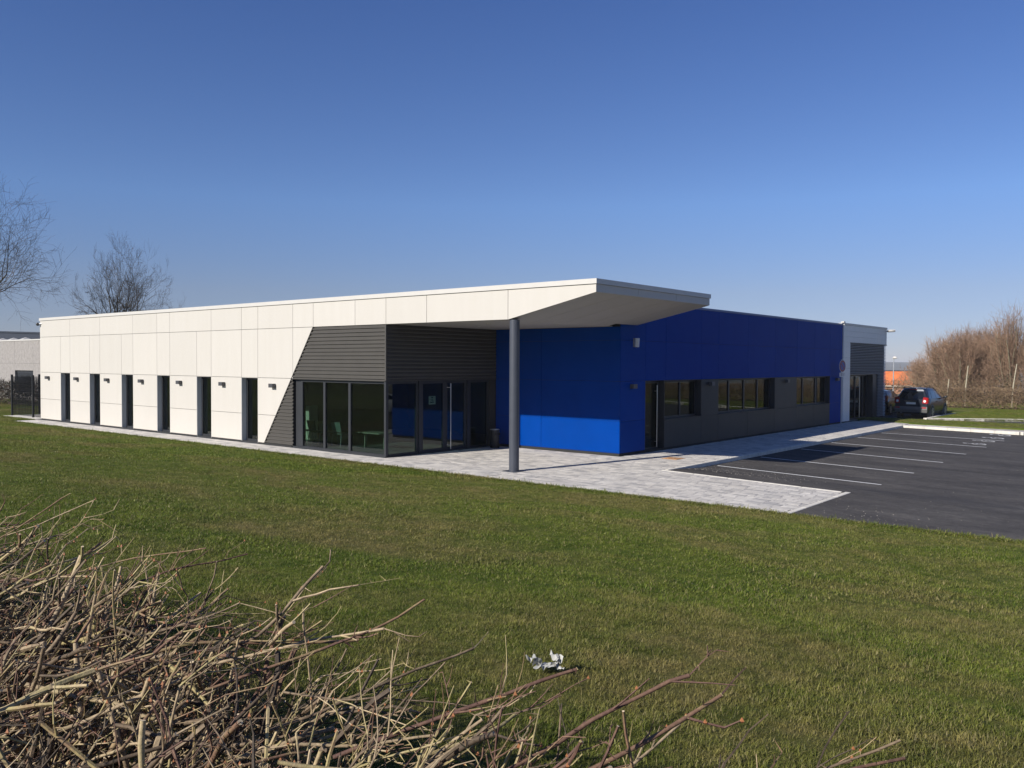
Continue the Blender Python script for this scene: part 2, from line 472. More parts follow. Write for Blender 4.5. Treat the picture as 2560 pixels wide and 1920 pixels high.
def sheet(name, xs, ys, zf, mat, parent=None, kind='structure', skirt=0.0, keep=None, link=True):
    X, Y = np.meshgrid(xs, ys, indexing='ij')
    Z = zf(X, Y)
    nx, ny = X.shape
    mb = MB()
    idx = np.arange(nx*ny).reshape(nx, ny)
    f = np.stack([idx[:-1, :-1], idx[1:, :-1], idx[1:, 1:], idx[:-1, 1:]], -1).reshape(-1, 4)
    if keep is not None:
        cx = (X[:-1, :-1]+X[1:, 1:])/2; cy = (Y[:-1, :-1]+Y[1:, 1:])/2
        f = f[keep(cx, cy).ravel()]
    V = np.stack([X, Y, Z], -1).reshape(-1, 3)
    mb.add(V, f)
    if skirt:
        def wall(ids):
            a = V[ids]; b = a.copy(); b[:, 2] -= skirt
            n = len(ids)
            mb.add(np.vstack([a, b]), [(i, i+1, n+i+1, n+i) for i in range(n-1)])
        wall(idx[:, 0]); wall(idx[::-1, -1]); wall(idx[-1, :]); wall(idx[0, ::-1])
    o = mb.build(name, mat, parent, smooth=True)
    if kind: o['kind'] = kind
    return o

# far terrain: one sheet out to the horizon, dropping into a valley and rising to the far ridge
def z_far(r, a):
    v = -0.9 - 3.0*smooth((r-90)/60) - 26*smooth((r-150)/700) + 0*r
    ridge = 38*smooth((r-1300)/1500)
    return v + ridge*(1+0.04*np.sin(a*7+1)) + 4.5*smooth((r-2300)/600)*np.sin(a*11)*0.35
mb = MB()
rr = np.concatenate([[0.1], np.linspace(20, 160, 15), np.geomspace(200, 9000, 36)]); aa = np.linspace(0, 2*math.pi, 181)[:-1]
Rg, Ag = np.meshgrid(rr, aa, indexing='ij')
V = np.stack([Rg*np.cos(Ag), 10+Rg*np.sin(Ag), z_far(Rg, Ag)], -1).reshape(-1, 3)
n = len(aa); i = np.arange(len(rr)-1)[:, None]*n; j = np.arange(n)[None, :]; j2 = (j+1) % n
F = np.stack([i+j, i+n+j, i+n+j2, i+j2], -1).reshape(-1, 4)
rc = np.repeat(rr[:-1], n)
mb.add(V, F[rc < 900], 0); mb.add(V, F[rc >= 900], 1)
o = mb.build('ground', [M['field'], M['hill']], smooth=True); o['kind'] = 'structure'

xs = np.unique(np.concatenate([np.linspace(-90, -30, 41), np.linspace(-30, 30, 121), np.linspace(30, 70, 41)]))
ys = np.unique(np.concatenate([np.linspace(-75, -18, 30), np.linspace(-18, -1.7, 56)]))
lawn = sheet('lawn', xs, ys, z_lawn, M['lawn'], skirt=0.9)
side = sheet('lawn', np.linspace(-90, -26.15, 60), np.linspace(-1.7, 66, 60), lambda x, y: 0.035+0*x+0.02*np.sin(x)*np.sin(y*.8)*smooth((y+1.7)/2), M['lawn'], skirt=0.9)
behind = sheet('lawn', np.linspace(-26.15, 0, 20), np.linspace(34, 66, 30), lambda x, y: 0.0*x, M['lawn'], skirt=0.9)

# asphalt
asphalt = sheet('asphalt', np.unique(np.concatenate([np.linspace(0, 48, 97), [13.2]])), np.unique(np.concatenate([np.linspace(-1.7, 62, 128), [3.15]])), z_asph, M['asphalt'], keep=lambda x, y: ~(((x < 8.0) & (y < 30)) | ((y > 41) & (x < 12)) | ((x < 13.2) & (y < 3.15))), skirt=0.0)

# painted bay lines and wheelchair symbols, laid on the asphalt
def painted(poly_list, name):
    mb = MB()
    for pl in poly_list:
        v = [(x, y, float(z_asph(x, y))+0.005) for x, y in pl]
        mb.add(v, [(0, 1, 2, 3)] if len(v) == 4 else [(0, i, i+1) for i in range(1, len(v)-1)])
    return mb.build(name, M['paint'], asphalt)
line_ends = [((8.3, 6.05), (13.12, 5.95)), ((8.3, 9.25), (13.12, 9.15)), ((8.3, 12.85), (13.10, 12.75)), ((8.25, 16.2), (13.08, 16.2)), ((8.25, 19.4), (13.1, 19.62)), ((8.3, 22.6), (13.1, 23.3))]
for (x0, y0), (x1, y1) in line_ends:
    q = []
    N = 10
    for i in range(N):
        a = i/N; b = (i+1)/N
        q.append([(x0+(x1-x0)*a, y0+(y1-y0)*a-.05), (x0+(x1-x0)*b, y0+(y1-y0)*b-.05), (x0+(x1-x0)*b, y0+(y1-y0)*b+.05), (x0+(x1-x0)*a, y0+(y1-y0)*a+.05)])
    painted(q, 'parking_line')
def wheelchair(cx, cy, s):
    P = []
    def quad(a, b, w):
        a = np.array(a); b = np.array(b); d = (b-a)/np.linalg.norm(b-a); nn = np.array([-d[1], d[0]])*w/2
        return [a+nn, a-nn, b-nn, b+nn]
    f = lambda u, v: (cx+u*s, cy+v*s)                 # u along +x (feet), head towards the kerb
    th = np.linspace(0, 2*math.pi, 11)[:-1]
    P.append([f(-.5+.11*math.cos(t), .02+.11*math.sin(t)) for t in th])
    P.append(quad(f(-.38, .02), f(.02, .06), .09*s)); P.append(quad(f(0, .06), f(.05, .32), .09*s)); P.append(quad(f(.05, .30), f(.36, .40), .09*s)); P.append(quad(f(-.18, .05), f(-.16, .26), .07*s))
    for k in range(12):
        a0 = -0.9*math.pi+k*1.45*math.pi/12; a1 = a0+1.45*math.pi/12
        P.append([f(.17+r*math.cos(a), -.02+r*math.sin(a)) for r, a in ((.33, a0), (.33, a1), (.25, a1), (.25, a0))])
    painted([[tuple(q) for q in pl] for pl in P], 'wheelchair_symbol')
for cx, cy in ((12.52, 26.0), (12.52, 24.37), (12.5, 22.5), (12.5, 20.75)): wheelchair(cx, cy, 0.8)

gt = MB(); gq = np.random.default_rng(9)
for i in range(520):
    if i < 300: x, y = 9.0+gq.normal(0, 1.4), 4.2+abs(gq.normal(0, .9))
    elif i < 420: x, y = 14.6+gq.normal(0, 1.0), -.1+gq.normal(0, .9)
    else: x, y = gq.uniform(9, 18), gq.uniform(-1, 24)
    if x < 8.05 or (x < 13.3 and y < 3.3) or y < -1.6: continue
    q = float(z_asph(x, y)); e = gq.uniform(.004, .015)
    gt.add(np.array([(1, 0, .1), (0, 1, .2), (-1, 0, .1), (0, -1, .1), (.2, .1, .9)])*e+np.array([x, y, q]), [(0, 1, 4), (1, 2, 4), (2, 3, 4), (3, 0, 4)], 0, gq.uniform(0, 1))
o = gt.build('grit', M['gritstone'], asphalt); o['kind'] = 'stuff'

# ------------------------------------------------------------------ pavement of mixed grey concrete pavers
pave = empty('pavement', (0, 0, 0), kind='structure')
mb = MB()
def bed(x0, x1, y0, y1, nx=1):
    for i in range(nx):
        a = x0+(x1-x0)*i/nx; b = x0+(x1-x0)*(i+1)/nx
        za, zb = float(z_pave(a, 0))-0.012, float(z_pave(b, 0))-0.012
        mb.add([(a, y0, za), (b, y0, zb), (b, y1, zb), (a, y1, za)], [(0, 1, 2, 3)])
bed(-26.1, 0.0, -1.7, 0.02); bed(0, 5.3, -1.7, 5.35); bed(5.3, 8, -1.7, 29.9); bed(8, 13.2, -1.7, 3.2, 8)
def bed_far(x0, x1, y0, y1): mb.add([(x0, y0, -.002-.012), (x1, y0, -.05-.012), (x1, y1, -.03-.012), (x0, y1, -.002-.012)], [(0, 1, 2, 3)])
bed_far(8.1, 13.25, 26.8, 27.95)
o = mb.build('paver_bed', M['joint'], pave)
CELL_H = 0.20
pavers = []      # (x0,x1,y0,y1,zoff func)
def lay(x0, x1, y0, y1, zf):
    y = y0; row = 0
    while y < y1-0.06:
        h = min(CELL_H, y1-y)
        x = x0 - rng.uniform(0, .25)
        while x < x1-0.04:
            L = rng.choice([0.20, 0.30, 0.40], p=[.3, .45, .25])
            a, b = max(x, x0), min(x+L, x1)
            if b-a > 0.05: pavers.append((a, b, y, y+h, zf))
            x += L
        y += h; row += 1
zp = lambda x, y: float(z_pave(x, y))
lay(-26.1, 0, -1.7, -0.02, zp); lay(0.0, 5.24, -1.7, 5.28, zp); lay(5.26, 7.98, -1.7, 28.3, zp); lay(7.98, 13.05, -1.7, 3.1, zp)
lay(8.1, 13.2, 26.85, 27.9, lambda x, y: -0.01*(x-8.1))
def paver_mb(mb, a, b, c, d, zf, tone):
    g = 0.004; ch = 0.008
    jit = float(rng.normal(0, .0012))
    q = [(a+g, c+g), (b-g, c+g), (b-g, d-g), (a+g, d-g)]
    q2 = [(a+g+ch, c+g+ch), (b-g-ch, c+g+ch), (b-g-ch, d-g-ch), (a+g+ch, d-g-ch)]
    v = [(x, y, zf(x, y)-.011) for x, y in q] + [(x, y, zf(x, y)-.004+jit) for x, y in q] + [(x, y, zf(x, y)+jit) for x, y in q2]
    f = [(8, 9, 10, 11)]
    for i in range(4):
        j = (i+1) % 4
        f += [(i, j, 4+j, 4+i), (4+i, 4+j, 8+j, 8+i)]
    mb.add(v, f, 0, tone)
tones = np.clip(rng.normal(.64, .21, len(pavers)), 0, 1)
tones[rng.random(len(pavers)) < .13] *= .25
def psize(p):
    c = np.array([(p[0]+p[1])/2, (p[2]+p[3])/2, 0]) - CAM
    d = c @ fwd; u = (c @ rgt)/d
    if d < 1 or abs(u) > 0.62: return 0
    return (p[1]-p[0])*(p[3]-p[2])/d**3
order = sorted(range(len(pavers)), key=lambda i: -psize(pavers[i]))
single = set(order[:300])
rest = MB()
for i, p in enumerate(pavers):
    if i in single:
        cx, cy = (p[0]+p[1])/2, (p[2]+p[3])/2
        m1 = MB((cx, cy, p[4](cx, cy))); paver_mb(m1, *p, tones[i])
        m1.build('paver', M['paver'], pave, loc=(cx, cy, p[4](cx, cy)))
    else: paver_mb(rest, *p, tones[i])
o = rest.build('pavers', M['paver'], pave); o['kind'] = 'stuff'; o['label'] = 'mixed grey concrete pavers farther along the pavement'

# kerbs: one stone after another
kerb = empty('kerb', (0, 0, 0), kind='structure')
def stone(p, q, w, zf, drop, h=0.0, name='kerb_stone', par=None):
    p = np.array(p, float); q = np.array(q, float); d = (q-p)/np.linalg.norm(q-p); nn = np.array([-d[1], d[0]])*w
    p2 = p+d*.004; q2 = q-d*.004
    c = [(p2, 0), (q2, 0), (q2, 1), (p2, 1)]
    mb = MB()
    ch = 0.012
    base = [pt+nn*k for pt, k in c]
    inn = [p2+d*ch+nn*(ch/w), q2-d*ch+nn*(ch/w), q2-d*ch+nn*(1-ch/w), p2+d*ch+nn*(1-ch/w)]
    v = [(*b, zf(*b)+h-drop) for b in base]+[(*b, zf(*b)+h-ch) for b in base]+[(*b, zf(*b)+h) for b in inn]
    f = [(8, 9, 10, 11)]
    for i in range(4):
        j = (i+1) % 4; f += [(i, j, 4+j, 4+i), (4+i, 4+j, 8+j, 8+i)]
    mb.add(v, f)
    return mb.build(name, M['concrete'], par or kerb)
y = 3.3
while y < 26.6:
    stone((8.0, y+1), (8.0, y), 0.14, lambda x, yy: 0.006, 0.3); y += 1.0
y = 3.24
x = 8.0
while x < 13.0:
    stone((x, 3.12), (min(x+1, 13.16), 3.12), 0.12, lambda a, b: zp(a, b)+.004, 0.2); x += 1
y = -1.7
while y < 3.0:
    stone((13.2, y), (13.2, min(y+1, 3.24)), 0.14, lambda a, b: zp(13.1, b)+.006, 0.35); y += 1
x = 8.14
while x < 13.1:
    stone((x, 26.62), (min(x+1, 13.3), 26.62), 0.16, lambda a, b: -0.01*(a-8.1)+.004, .35); x += 1
for i in range(6):
    a = np.array([13.3, 26.62]) + np.array([.35, .94])*i*1.0
    stone(a, a+np.array([.35, .94])*1.0, 0.14, lambda p, q: -0.05+.004, .35)

# grass strip behind the far footpath, and the far lawn behind the lane
def poly_sheet(name, poly, z, mat, drop=0.4):
    mb = MB()
    c = np.mean(poly, axis=0)
    n = len(poly)
    v = [(c[0], c[1], z+0.05)] + [(*p, z) for p in poly] + [(*p, z-drop) for p in poly]
    mb.add(v, [(0, 1+i, 1+(i+1) % n) for i in range(n)])
    mb.add(v, [(1+i, 1+n+i, 1+n+(i+1) % n, 1+(i+1) % n) for i in range(n)])
    o = mb.build(name, mat); o['kind'] = 'structure'
    return o
poly_sheet('lawn', [(2.0, 29.95), (5.3, 29.9), (8.1, 28.4), (8.1, 27.95), (13.2, 27.92), (13.9, 29.2), (13.0, 30.9), (9.5, 31.9), (2.0, 31.6)], 0.02, M['lawn'])
far_poly = [(7.55, 33.0), (12.0, 35.75), (24, 41.6), (48, 52), (48, 75), (-2, 75), (-2, 41.5), (7.5, 41.0)]
poly_sheet('lawn', far_poly, 0.03, M['lawn'])
for a, b in zip(far_poly[:3], far_poly[1:4]):
    a = np.array(a); b = np.array(b); L = np.linalg.norm(b-a); k = int(L)
    for i in range(min(k, 22)):
        stone(b+(a-b)*(i+1)/k, b+(a-b)*i/k, 0.16, lambda p, q: .05, .3)
for i in range(7): stone((7.55, 33.0+i+1), (7.55, 33.0+i), 0.14, lambda p, q: .05, .3)
poly_sheet('concrete_pad', [(-30.1, -.28), (-26.1, -.2), (-26.1, 1.9), (-30.1, 1.9)], 0.045, M['concrete'])

# ------------------------------------------------------------------ the main building
B = empty('office_building', (0, 0, 0), 'low flat-roofed office building with white and dark blue facade panels and a sloping entrance canopy', 'building')
G = 0.007
WX = [-23.6+3.126*k for k in range(6)]     # left edges of the six tall windows
WW = 1.05
HD = 2.42
T = 0.03
def wpanel(x0, x1, z0, z1, m='white', y=0.0, cut=None):
    mb = MB()
    if cut is None: mb.box(x0+G, x1-G, y, y+T, z0+G, z1-G)
    else: mb.prism([(a, y, b) for a, b in cut], (0, T, 0))
    return mb.build('facade_panel', M[m], B)
zt = 5.02
# upper rows of the white facade
up = [-26.0, -22.55, -19.42, -16.3, -14.22, -13.17, -10.04, -7.96, -6.91, -4.81, -3.66, -1.48, 0.0, 1.8, 4.97]
for a, b in zip(up[:-1], up[1:]): wpanel(a, b, 4.19, zt)
mid = sorted([-26.0]+[w for x in WX for w in (x, x+WW)])
for a, b in zip(mid[:-1], mid[1:]): wpanel(a, b, HD, 4.19)
dx = lambda z: -6.56+(z/4.18)*(6.56-3.67)         # the slanting edge of the dark cladding
wpanel(0, 0, 0, 0, cut=[(WX[-1]+WW+G, 0, )[:1]+(HD+G,), (-4.81-G, HD+G), (-4.81-G, 4.19-G), (WX[-1]+WW+G, 4.19-G)])
wpanel(0, 0, 0, 0, cut=[(-4.81+G, dx(2.50)and 2.53), (dx(4.18)-.02, 4.19-G), (-4.81+G, 4.19-G)])
for i in range(7):
    a = -26.0 if i == 0 else WX[i-1]+WW
    if i < 6:
        b = WX[i]
        wpanel(a, b, 0.07, 1.08); wpanel(a, b, 1.08, HD)
    else:
        wpanel(0, 0, 0, 0, cut=[(a+G, .07), (dx(.07)-.02, .07), (dx(1.08)-.02, 1.08-G), (a+G, 1.08-G)])
        wpanel(0, 0, 0, 0, cut=[(a+G, 1.08+G), (dx(1.08)-.02, 1.08+G), (dx(HD)-.02, HD-G), (a+G, HD-G)])
# end panel of the canopy fascia, its lower edge rising
CX, CY, CF = 7.88, 6.25, 4.97
wpanel(0, 0, 0, 0, cut=[(CF+G, 4.19+G), (CX-.004, 4.81), (CX-.004, zt-G), (CF+G, zt-G)])
# backing walls (left half with window openings)
def wall(*b): return abox('wall', M['dark'], B, *b)
wall(-25.97, -0.06, T+.03, .24, HD+.01, 4.98)
for i in range(6):
    wall(-25.97 if i == 0 else WX[i-1]+WW, WX[i], T+.03, .24, 0.0, HD+.01)
wall(WX[-1]+WW, -4.9, T+.05, .24, 0.0, HD+.01)
abox('wall', M['white'], B, -26.0, -25.975, T+.003, 20, 0.05, zt-.01)
abox('plinth', M['dark'], B, -25.95, -4.9, .012, .05, -.05, .068)
# coping
mb = MB(); mb.box(-26.03, CX+.03, -.035, .25, zt, 5.15); mb.build('coping', M['white_metal'], B)
mb = MB(); mb.box(CX-.25, CX+.03, .253, CY+.03, zt, 5.15); mb.build('coping', M['white_metal'], B)
mb = MB(); mb.box(-26.03, -25.8, .253, 20, zt, 5.15); mb.build('coping', M['white_metal'], B)
# canopy: end fascia, soffit, roof
cuts = [0.0, 2.05, 4.15, CY]
for a, b in zip(cuts[:-1], cuts[1:]):
    mb = MB(); mb.box(CX-T, CX, a+(.033 if a == 0 else G), b-G, 4.81, zt-G); mb.build('fascia_panel', M['white'], B)
mb = MB(); mb.prism([(5.3, CY, 4.26), (CX-T-.003, CY, 4.80), (CX-T-.003, CY, zt-.01), (5.3, CY, zt-.01)], (0, -T, 0)); mb.build('fascia_panel', M['white'], B)
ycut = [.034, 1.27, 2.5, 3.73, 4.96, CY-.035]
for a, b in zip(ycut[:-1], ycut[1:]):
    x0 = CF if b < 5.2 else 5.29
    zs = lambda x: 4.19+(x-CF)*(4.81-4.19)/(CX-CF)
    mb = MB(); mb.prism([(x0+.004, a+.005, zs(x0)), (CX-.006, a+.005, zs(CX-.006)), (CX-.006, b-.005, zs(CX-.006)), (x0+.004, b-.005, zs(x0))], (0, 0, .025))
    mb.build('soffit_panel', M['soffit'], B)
xcut = [-.02, 1.25, 2.5, 3.73, CF]
for a, b in zip(xcut[:-1], xcut[1:]):
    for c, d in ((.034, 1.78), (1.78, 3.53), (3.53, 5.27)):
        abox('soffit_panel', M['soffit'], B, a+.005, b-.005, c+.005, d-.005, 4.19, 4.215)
abox('canopy_core', M['dark'], B, -.1, CX-.3, .06, 5.28, 4.86, 5.0)
abox('canopy_core', M['dark'], B, 5.32, CX-.05, 5.3, CY-.06, 4.86, 5.0)
for x, y in ((1.6, 2.6), (3.2, 1.2), (4.3, 3.2), (3.1, 4.2)):
    mb = MB(); mb.cyl((x, y), .07, 4.175, 4.189, 16); mb.build('downlight', M['white_metal'], B)
abox('roof', M['dark'], B, -25.9, 5.1, .3, 33.5, 4.78, 4.84)
# round column under the canopy fold
mb = MB(); mb.cyl((5.07, .17), .14, .0, 4.188, 32); c = mb.build('column', M['column'], B, smooth=True)
mb = MB(); mb.box(4.83, 5.31, -.07, .41, .001, .014); mb.build('base_plate', M['column'], c)
m = c.data; m.polygons.foreach_set('use_smooth', [len(p.vertices) == 4 for p in m.polygons])

# tall recessed windows
def sash(par, mk, a0, a1, z0, z1, fw=.06, dep=.06, name='window', mull=(), mw=.05, midbar=None):
    """mk(u0,u1,d0,d1,z0,z1) -> box arguments; frame at depth d, glass in its middle"""
    f = MB()
    f.box(*mk(a0, a0+fw, 0, dep, z0, z1)); f.box(*mk(a1-fw, a1, 0, dep, z0, z1))
    f.box(*mk(a0+fw, a1-fw, .002, dep-.002, z0, z0+fw)); f.box(*mk(a0+fw, a1-fw, .002, dep-.002, z1-fw, z1))
    for u in mull: f.box(*mk(u-mw/2, u+mw/2, -.003, dep-.004, z0+fw, z1-fw))
    if midbar: f.box(*mk(a0+fw, a1-fw, .004, dep-.006, midbar-.03, midbar+.03))
    w = f.build(name, M['frame'], par)
    us = [a0+fw]+[u for uu in mull for u in (uu-mw/2, uu+mw/2)]+[a1-fw]
    for p, q in zip(us[::2], us[1::2]):
        g = MB(); g.box(*mk(p, q, dep*.45, dep*.45+.012, z0+fw, z1-fw)); g.build('pane', M['glass'], w)
    return w
for i, x in enumerate(WX):
    for xa, xb, nm in ((x, x+.012, 'jamb'), (x+WW-.012, x+WW, 'jamb')):
        abox('jamb', M['jamb'] if xa == x else M['white_metal'], B, xa, xb, .004, .26, .04, HD)  # left jamb takes the shade-greyed white, right jamb the plain white
    abox('lintel', M['white_metal'], B, x+.012, x+WW-.012, .004, .26, HD-.012, HD)
    abox('sill', M['frame'], B, x+.012, x+WW-.012, .0, .26, .0, .05)
    w = sash(B, lambda u0, u1, d0, d1, z0, z1: (u0, u1, .2+d0, .2+d1, z0, z1), x+.012, x+WW-.012, .05, HD-.012, .075)
    mb = MB(); mb.box(x+.62, x+.95, .30, .32, .16, .42); mb.build('notice', M['inner'], w)

# corrugated dark cladding
PITCH_C = 0.1245
def corr_profile(z0, z1):
    z = z0; out = [(z0, 0)]
    while z < z1-1e-6:
        for dz, dp in ((.022, 0.0), (.040, .038), (.0845, .038), (.1025, .0)):
            if z+dz < z1: out.append((z+dz, dp))
        z += PITCH_C
    out.append((z1, out[-1][1]))
    return out
def corr_x(z0, z1, xl, xr, name='corrugated_cladding'):
    """horizontal ribs on the front wall, left edge xl(z)"""
    mb = MB(); pr = corr_profile(z0, z1)
    v = []
    for z, d in pr: v += [(xl(z), .035-d, z), (xr, .035-d, z)]
    mb.add(v, [(2*i, 2*i+1, 2*i+3, 2*i+2) for i in range(len(pr)-1)])
    return mb.build(name, M['corr'], B)
corr_x(2.43, 4.185, dx, -.03)
corr_x(.05, 2.425, dx, -4.83)
def bar(a, b, w, m, name, off=(0, 0, 0)):
    mb = MB(); mb.tube([a, b], w, 4, 0, .5, 0, True); return mb.build(name, m, B)
mb = MB(); mb.prism([(dx(.05)-.018, -.012, .05), (dx(.05)+.012, -.012, .05), (dx(4.185)+.012, -.012, 4.185), (dx(4.185)-.018, -.012, 4.185)], (0, .05, 0)); mb.build('edge_trim', M['corr'], B)
abox('edge_trim', M['corr'], B, -.045, .012, -.012, .04, 2.425, 4.186)
abox('edge_trim', M['corr'], B, -4.85, -.046, -.010, .05, 2.40, 2.428)
# same sheet on the entrance side
mb = MB(); pr = corr_profile(2.43, 4.185); v = []
for z, d in pr: v += [(-.03+d, .04, z), (-.03+d, 5.28, z)]
mb.add(v, [(2*i, 2*i+1, 2*i+3, 2*i+2) for i in range(len(pr)-1)]); mb.build('corrugated_cladding', M['corr'], B)
abox('edge_trim', M['corr'], B, -.05, .013, .041, 5.28, 2.40, 2.428)
wall(-.2, -.05, .25, 5.3, 2.43, 4.98)

# entrance glazing, front
gy = .10
mkf = lambda u0, u1, d0, d1, z0, z1: (u0, u1, gy+d0, gy+d1, z0, z1)
abox('glazing_post', M['frame'], B, -4.83, -4.48, gy+.03, gy+.2, .0, 2.40)  # dark box in place of the shaded jamb reveal
ft = sash(B, mkf, -4.475, -.10, .0, 2.40, .085, .08, 'front_glazing', (-3.19, -1.88), .11)
abox('glazing_post', M['frame'], B, -.10, -.012, .012, .10, .0, 2.399)
abox('threshold', M['frame'], B, -4.83, -.02, .0, gy-.003, -.02, .06)
# entrance glazing, side with the double door
mks = lambda u0, u1, d0, d1, z0, z1: (-.10-d1, -.10-d0, u0, u1, z0, z1)
sash(B, mks, .11, 1.50, .0, 2.40, .085, .08, 'side_glazing')
abox('glazing_post', M['frame'], B, -.17, -.06, 1.503, 1.62, .0, 2.40)
for a, b in ((1.62, 2.76), (2.765, 3.82)):
    d = sash(B, mks, a, b, .02, 2.40, .10, .07, 'door')
    if a > 2:
        mb = MB(); mb.tube([(.0, 2.93, .06), (.0, 2.93, 2.30)], .017, 12, cap=0, cap0=True)
        for z in (.2, 2.16): mb.tube([(-.10, 2.84, z), (.0, 2.93, z)], .010, 8)
        mb.build('handle', M['steel'], d, smooth=True)
    else:
        mb = MB(); mb.box(-.152, -.149, 2.03, 2.35, 1.60, 1.88); nt = mb.build('notice', M['notice'], d)
        for k in range(3):
            pass
        lines = MB()
        for k, (yy, ln) in enumerate(((2.13, .11), (2.12, .12), (2.09, .18))):
            lines.box(-.1488, -.1478, yy, yy+ln, 1.81-k*.075, 1.84-k*.075)
        lines.build('notice_print', M['ink'], d)
abox('glazing_post', M['frame'], B, -.17, -.06, 3.823, 3.95, .0, 2.40)
sash(B, mks, 3.953, 5.0, .0, 2.40, .085, .08, 'side_glazing')
abox('wall_panel', M['grey_panel'], B, -.14, -.04, 5.003, 5.29, .0, 2.399)
abox('threshold', M['frame'], B, -.16, -.005, .012, 5.0, -.02, .018)

# blue return wall facing the lawn
XB, YB = 5.25, 5.30
bz = [(.09, 1.12), (1.12, HD), (HD, 3.75), (3.75, 4.186)]
for z0, z1 in bz:
    for a, b in ((-.02, 2.05), (2.05, XB)):
        abox('facade_panel', M['blue'], B, a+G, b-G-(.0 if b < XB else .001), YB, YB+T, z0+.004, z1-.004)
wall(-.1, XB-.06, YB+T+.02, YB+.2, 0, 4.95)
abox('plinth', M['dark'], B, 0, XB-.03, YB+.02, YB+.06, -.05, .088)
# blue long wall
def bp(y0, y1, z0, z1, m='blue'):
    a = y0 if abs(y0-YB) > 1e-6 else YB+T+.003
    return abox('facade_panel', M[m], B, XB-T, XB, a+(G if a == y0 else 0), y1-G, z0+.004, z1-.004)
Y1 = [YB, 6.88, 8.24, 10.9, 12.31, 15.0, 17.75, 20.24, 22.45, 24.58, 26.33]
for a, b in zip(Y1[:-1], Y1[1:]):
    bp(a, b, HD, 3.75); bp(a, b, 3.75, 5.0)
bp(YB, 6.87, .09, 1.12); bp(YB, 6.87, 1.12, HD)
bp(24.58, 26.33, .07, 1.07); bp(24.58, 26.33, 1.07, HD)
for a, b in ((8.16, 10.9), (10.9, 12.31), (12.31, 15.0), (15.0, 17.75), (17.75, 20.24), (20.24, 22.45), (22.45, 24.58)): bp(a, b, .07, 1.05, 'grey_panel')
for a, b in ((10.9, 12.31), (17.75, 20.24)): bp(a, b, 1.05, HD, 'grey_panel')
abox('coping', M['blue_metal'], B, XB-.25, XB+.02, YB+.96, 26.35, 5.0, 5.08)
wall(XB-.28, XB-T-.02, YB+.2, 26.33, HD+.01, 4.98)
for a, b in ((YB+.2, 6.87), (10.9, 12.31), (17.75, 20.24), (24.58, 26.33)): wall(XB-.30, XB-T-.02, a, b, 0, HD)
for a, b in ((8.16, 10.9), (12.31, 17.75), (20.24, 24.58)): wall(XB-.30, XB-T-.02, a, b, 0, 1.03)
abox('plinth', M['dark'], B, XB-.06, XB-.02, YB+.1, 26.3, -.05, .068)
mkb = lambda u0, u1, d0, d1, z0, z1: (XB-.22-d1, XB-.22-d0, u0, u1, z0, z1)
def blue_window(a, b, mull, mw=.07):
    for u in (a, b-.012): abox('jamb', M['frame'], B, XB-.28, XB-.004, u, u+.012, 1.07, HD)
    abox('sill', M['frame'], B, XB-.28, XB+.03, a, b, 1.05, 1.068)
    abox('lintel', M['frame'], B, XB-.28, XB-.004, a+.012, b-.012, HD-.015, HD-.003)
    sash(B, mkb, a+.012, b-.012, 1.07, HD-.015, .065, .07, 'window', mull, mw)
blue_window(8.16, 10.9, (9.66,)); blue_window(12.31, 17.75, (13.68, 15.09, 16.42), .09); blue_window(20.24, 24.58, (21.55, 23.2), .09)
for u in (6.87, 8.145): abox('jamb', M['frame'], B, XB-.28, XB-.004, u, u+.012, 0.0, HD)
d = sash(B, mkb, 6.885, 8.14, .02, HD-.01, .09, .07, 'door')
d['label'] = 'glazed side door beside the dark blue corner'
mb = MB(); mb.tube([(XB-.12, 7.86, .12), (XB-.12, 7.86, 2.25)], .016, 10, cap=0, cap0=True)
for z in (.3, 2.05): mb.tube([(XB-.22, 7.86, z), (XB-.12, 7.86, z)], .01, 8)
mb.build('handle', M['steel'], d, smooth=True)

# white end unit with louvres
E0, E1 = 26.36, 33.7
zz = [.06, .6, 1.15, 1.7, 2.25, 2.8, 3.35, 3.9, 4.15]
for a, b in zip(zz[:-1], zz[1:]): abox('facade_panel', M['unit_white'], B, XB-.03, XB+.05, E0+.005, 27.4, a+.003, b-.003)
for a, b in ((4.15, 4.44), (4.44, 4.73), (4.73, 5.02)): abox('facade_panel', M['unit_white'], B, XB-.03, XB+.05, E0+.005, E1, a+.003, b-.003)
abox('coping', M['white_metal'], B, XB-.25, XB+.08, E0, E1+.03, 5.02, 5.13)
abox('edge_trim', M['frame'], B, XB-.01, XB+.07, 27.41, E1+.02, 4.09, 4.145)
wall(XB-.3, XB-.08, E0, E1, 2.5, 4.98)
wall(1.0, XB-.3, E1-.05, E1, 0, 4.98)
wall(XB-.3, XB-.08, E0, 27.35, 0, 2.5)
def slats(y0, y1, z0, z1):
    z = z0
    while z < z1-.02:
        mb = MB(); mb.prism([(XB-.05, y0, z+.012), (XB+.03, y0, z), (XB+.03, y0, z+.02), (XB-.05, y0, z+.062)], (0, y1-y0, 0))
        mb.build('slat', M['slat'], B); z += .0865
slats(27.42, E1, 2.47, 4.09); slats(32.32, E1, .06, 2.45)
wall(XB-.3, XB-.08, 32.3, E1, 0, 2.5)
mke = lambda u0, u1, d0, d1, z0, z1: (XB-.38-d1, XB-.38-d0, u0, u1, z0, z1)
d = sash(B, mke, 27.42, 31.6, .02, 2.44, .08, .08, 'door', (28.3, 29.6, 30.9), .12)
d['label'] = 'glazed door in the white end unit'
mb = MB(); mb.tube([(XB-.3, 30.1, .1), (XB-.3, 30.1, 2.3)], .018, 10, cap=0, cap0=True); mb.build('handle', M['steel'], d, smooth=True)
abox('jamb', M['frame'], B, XB-.46, XB-.06, 31.62, 32.31, 0, 2.45)
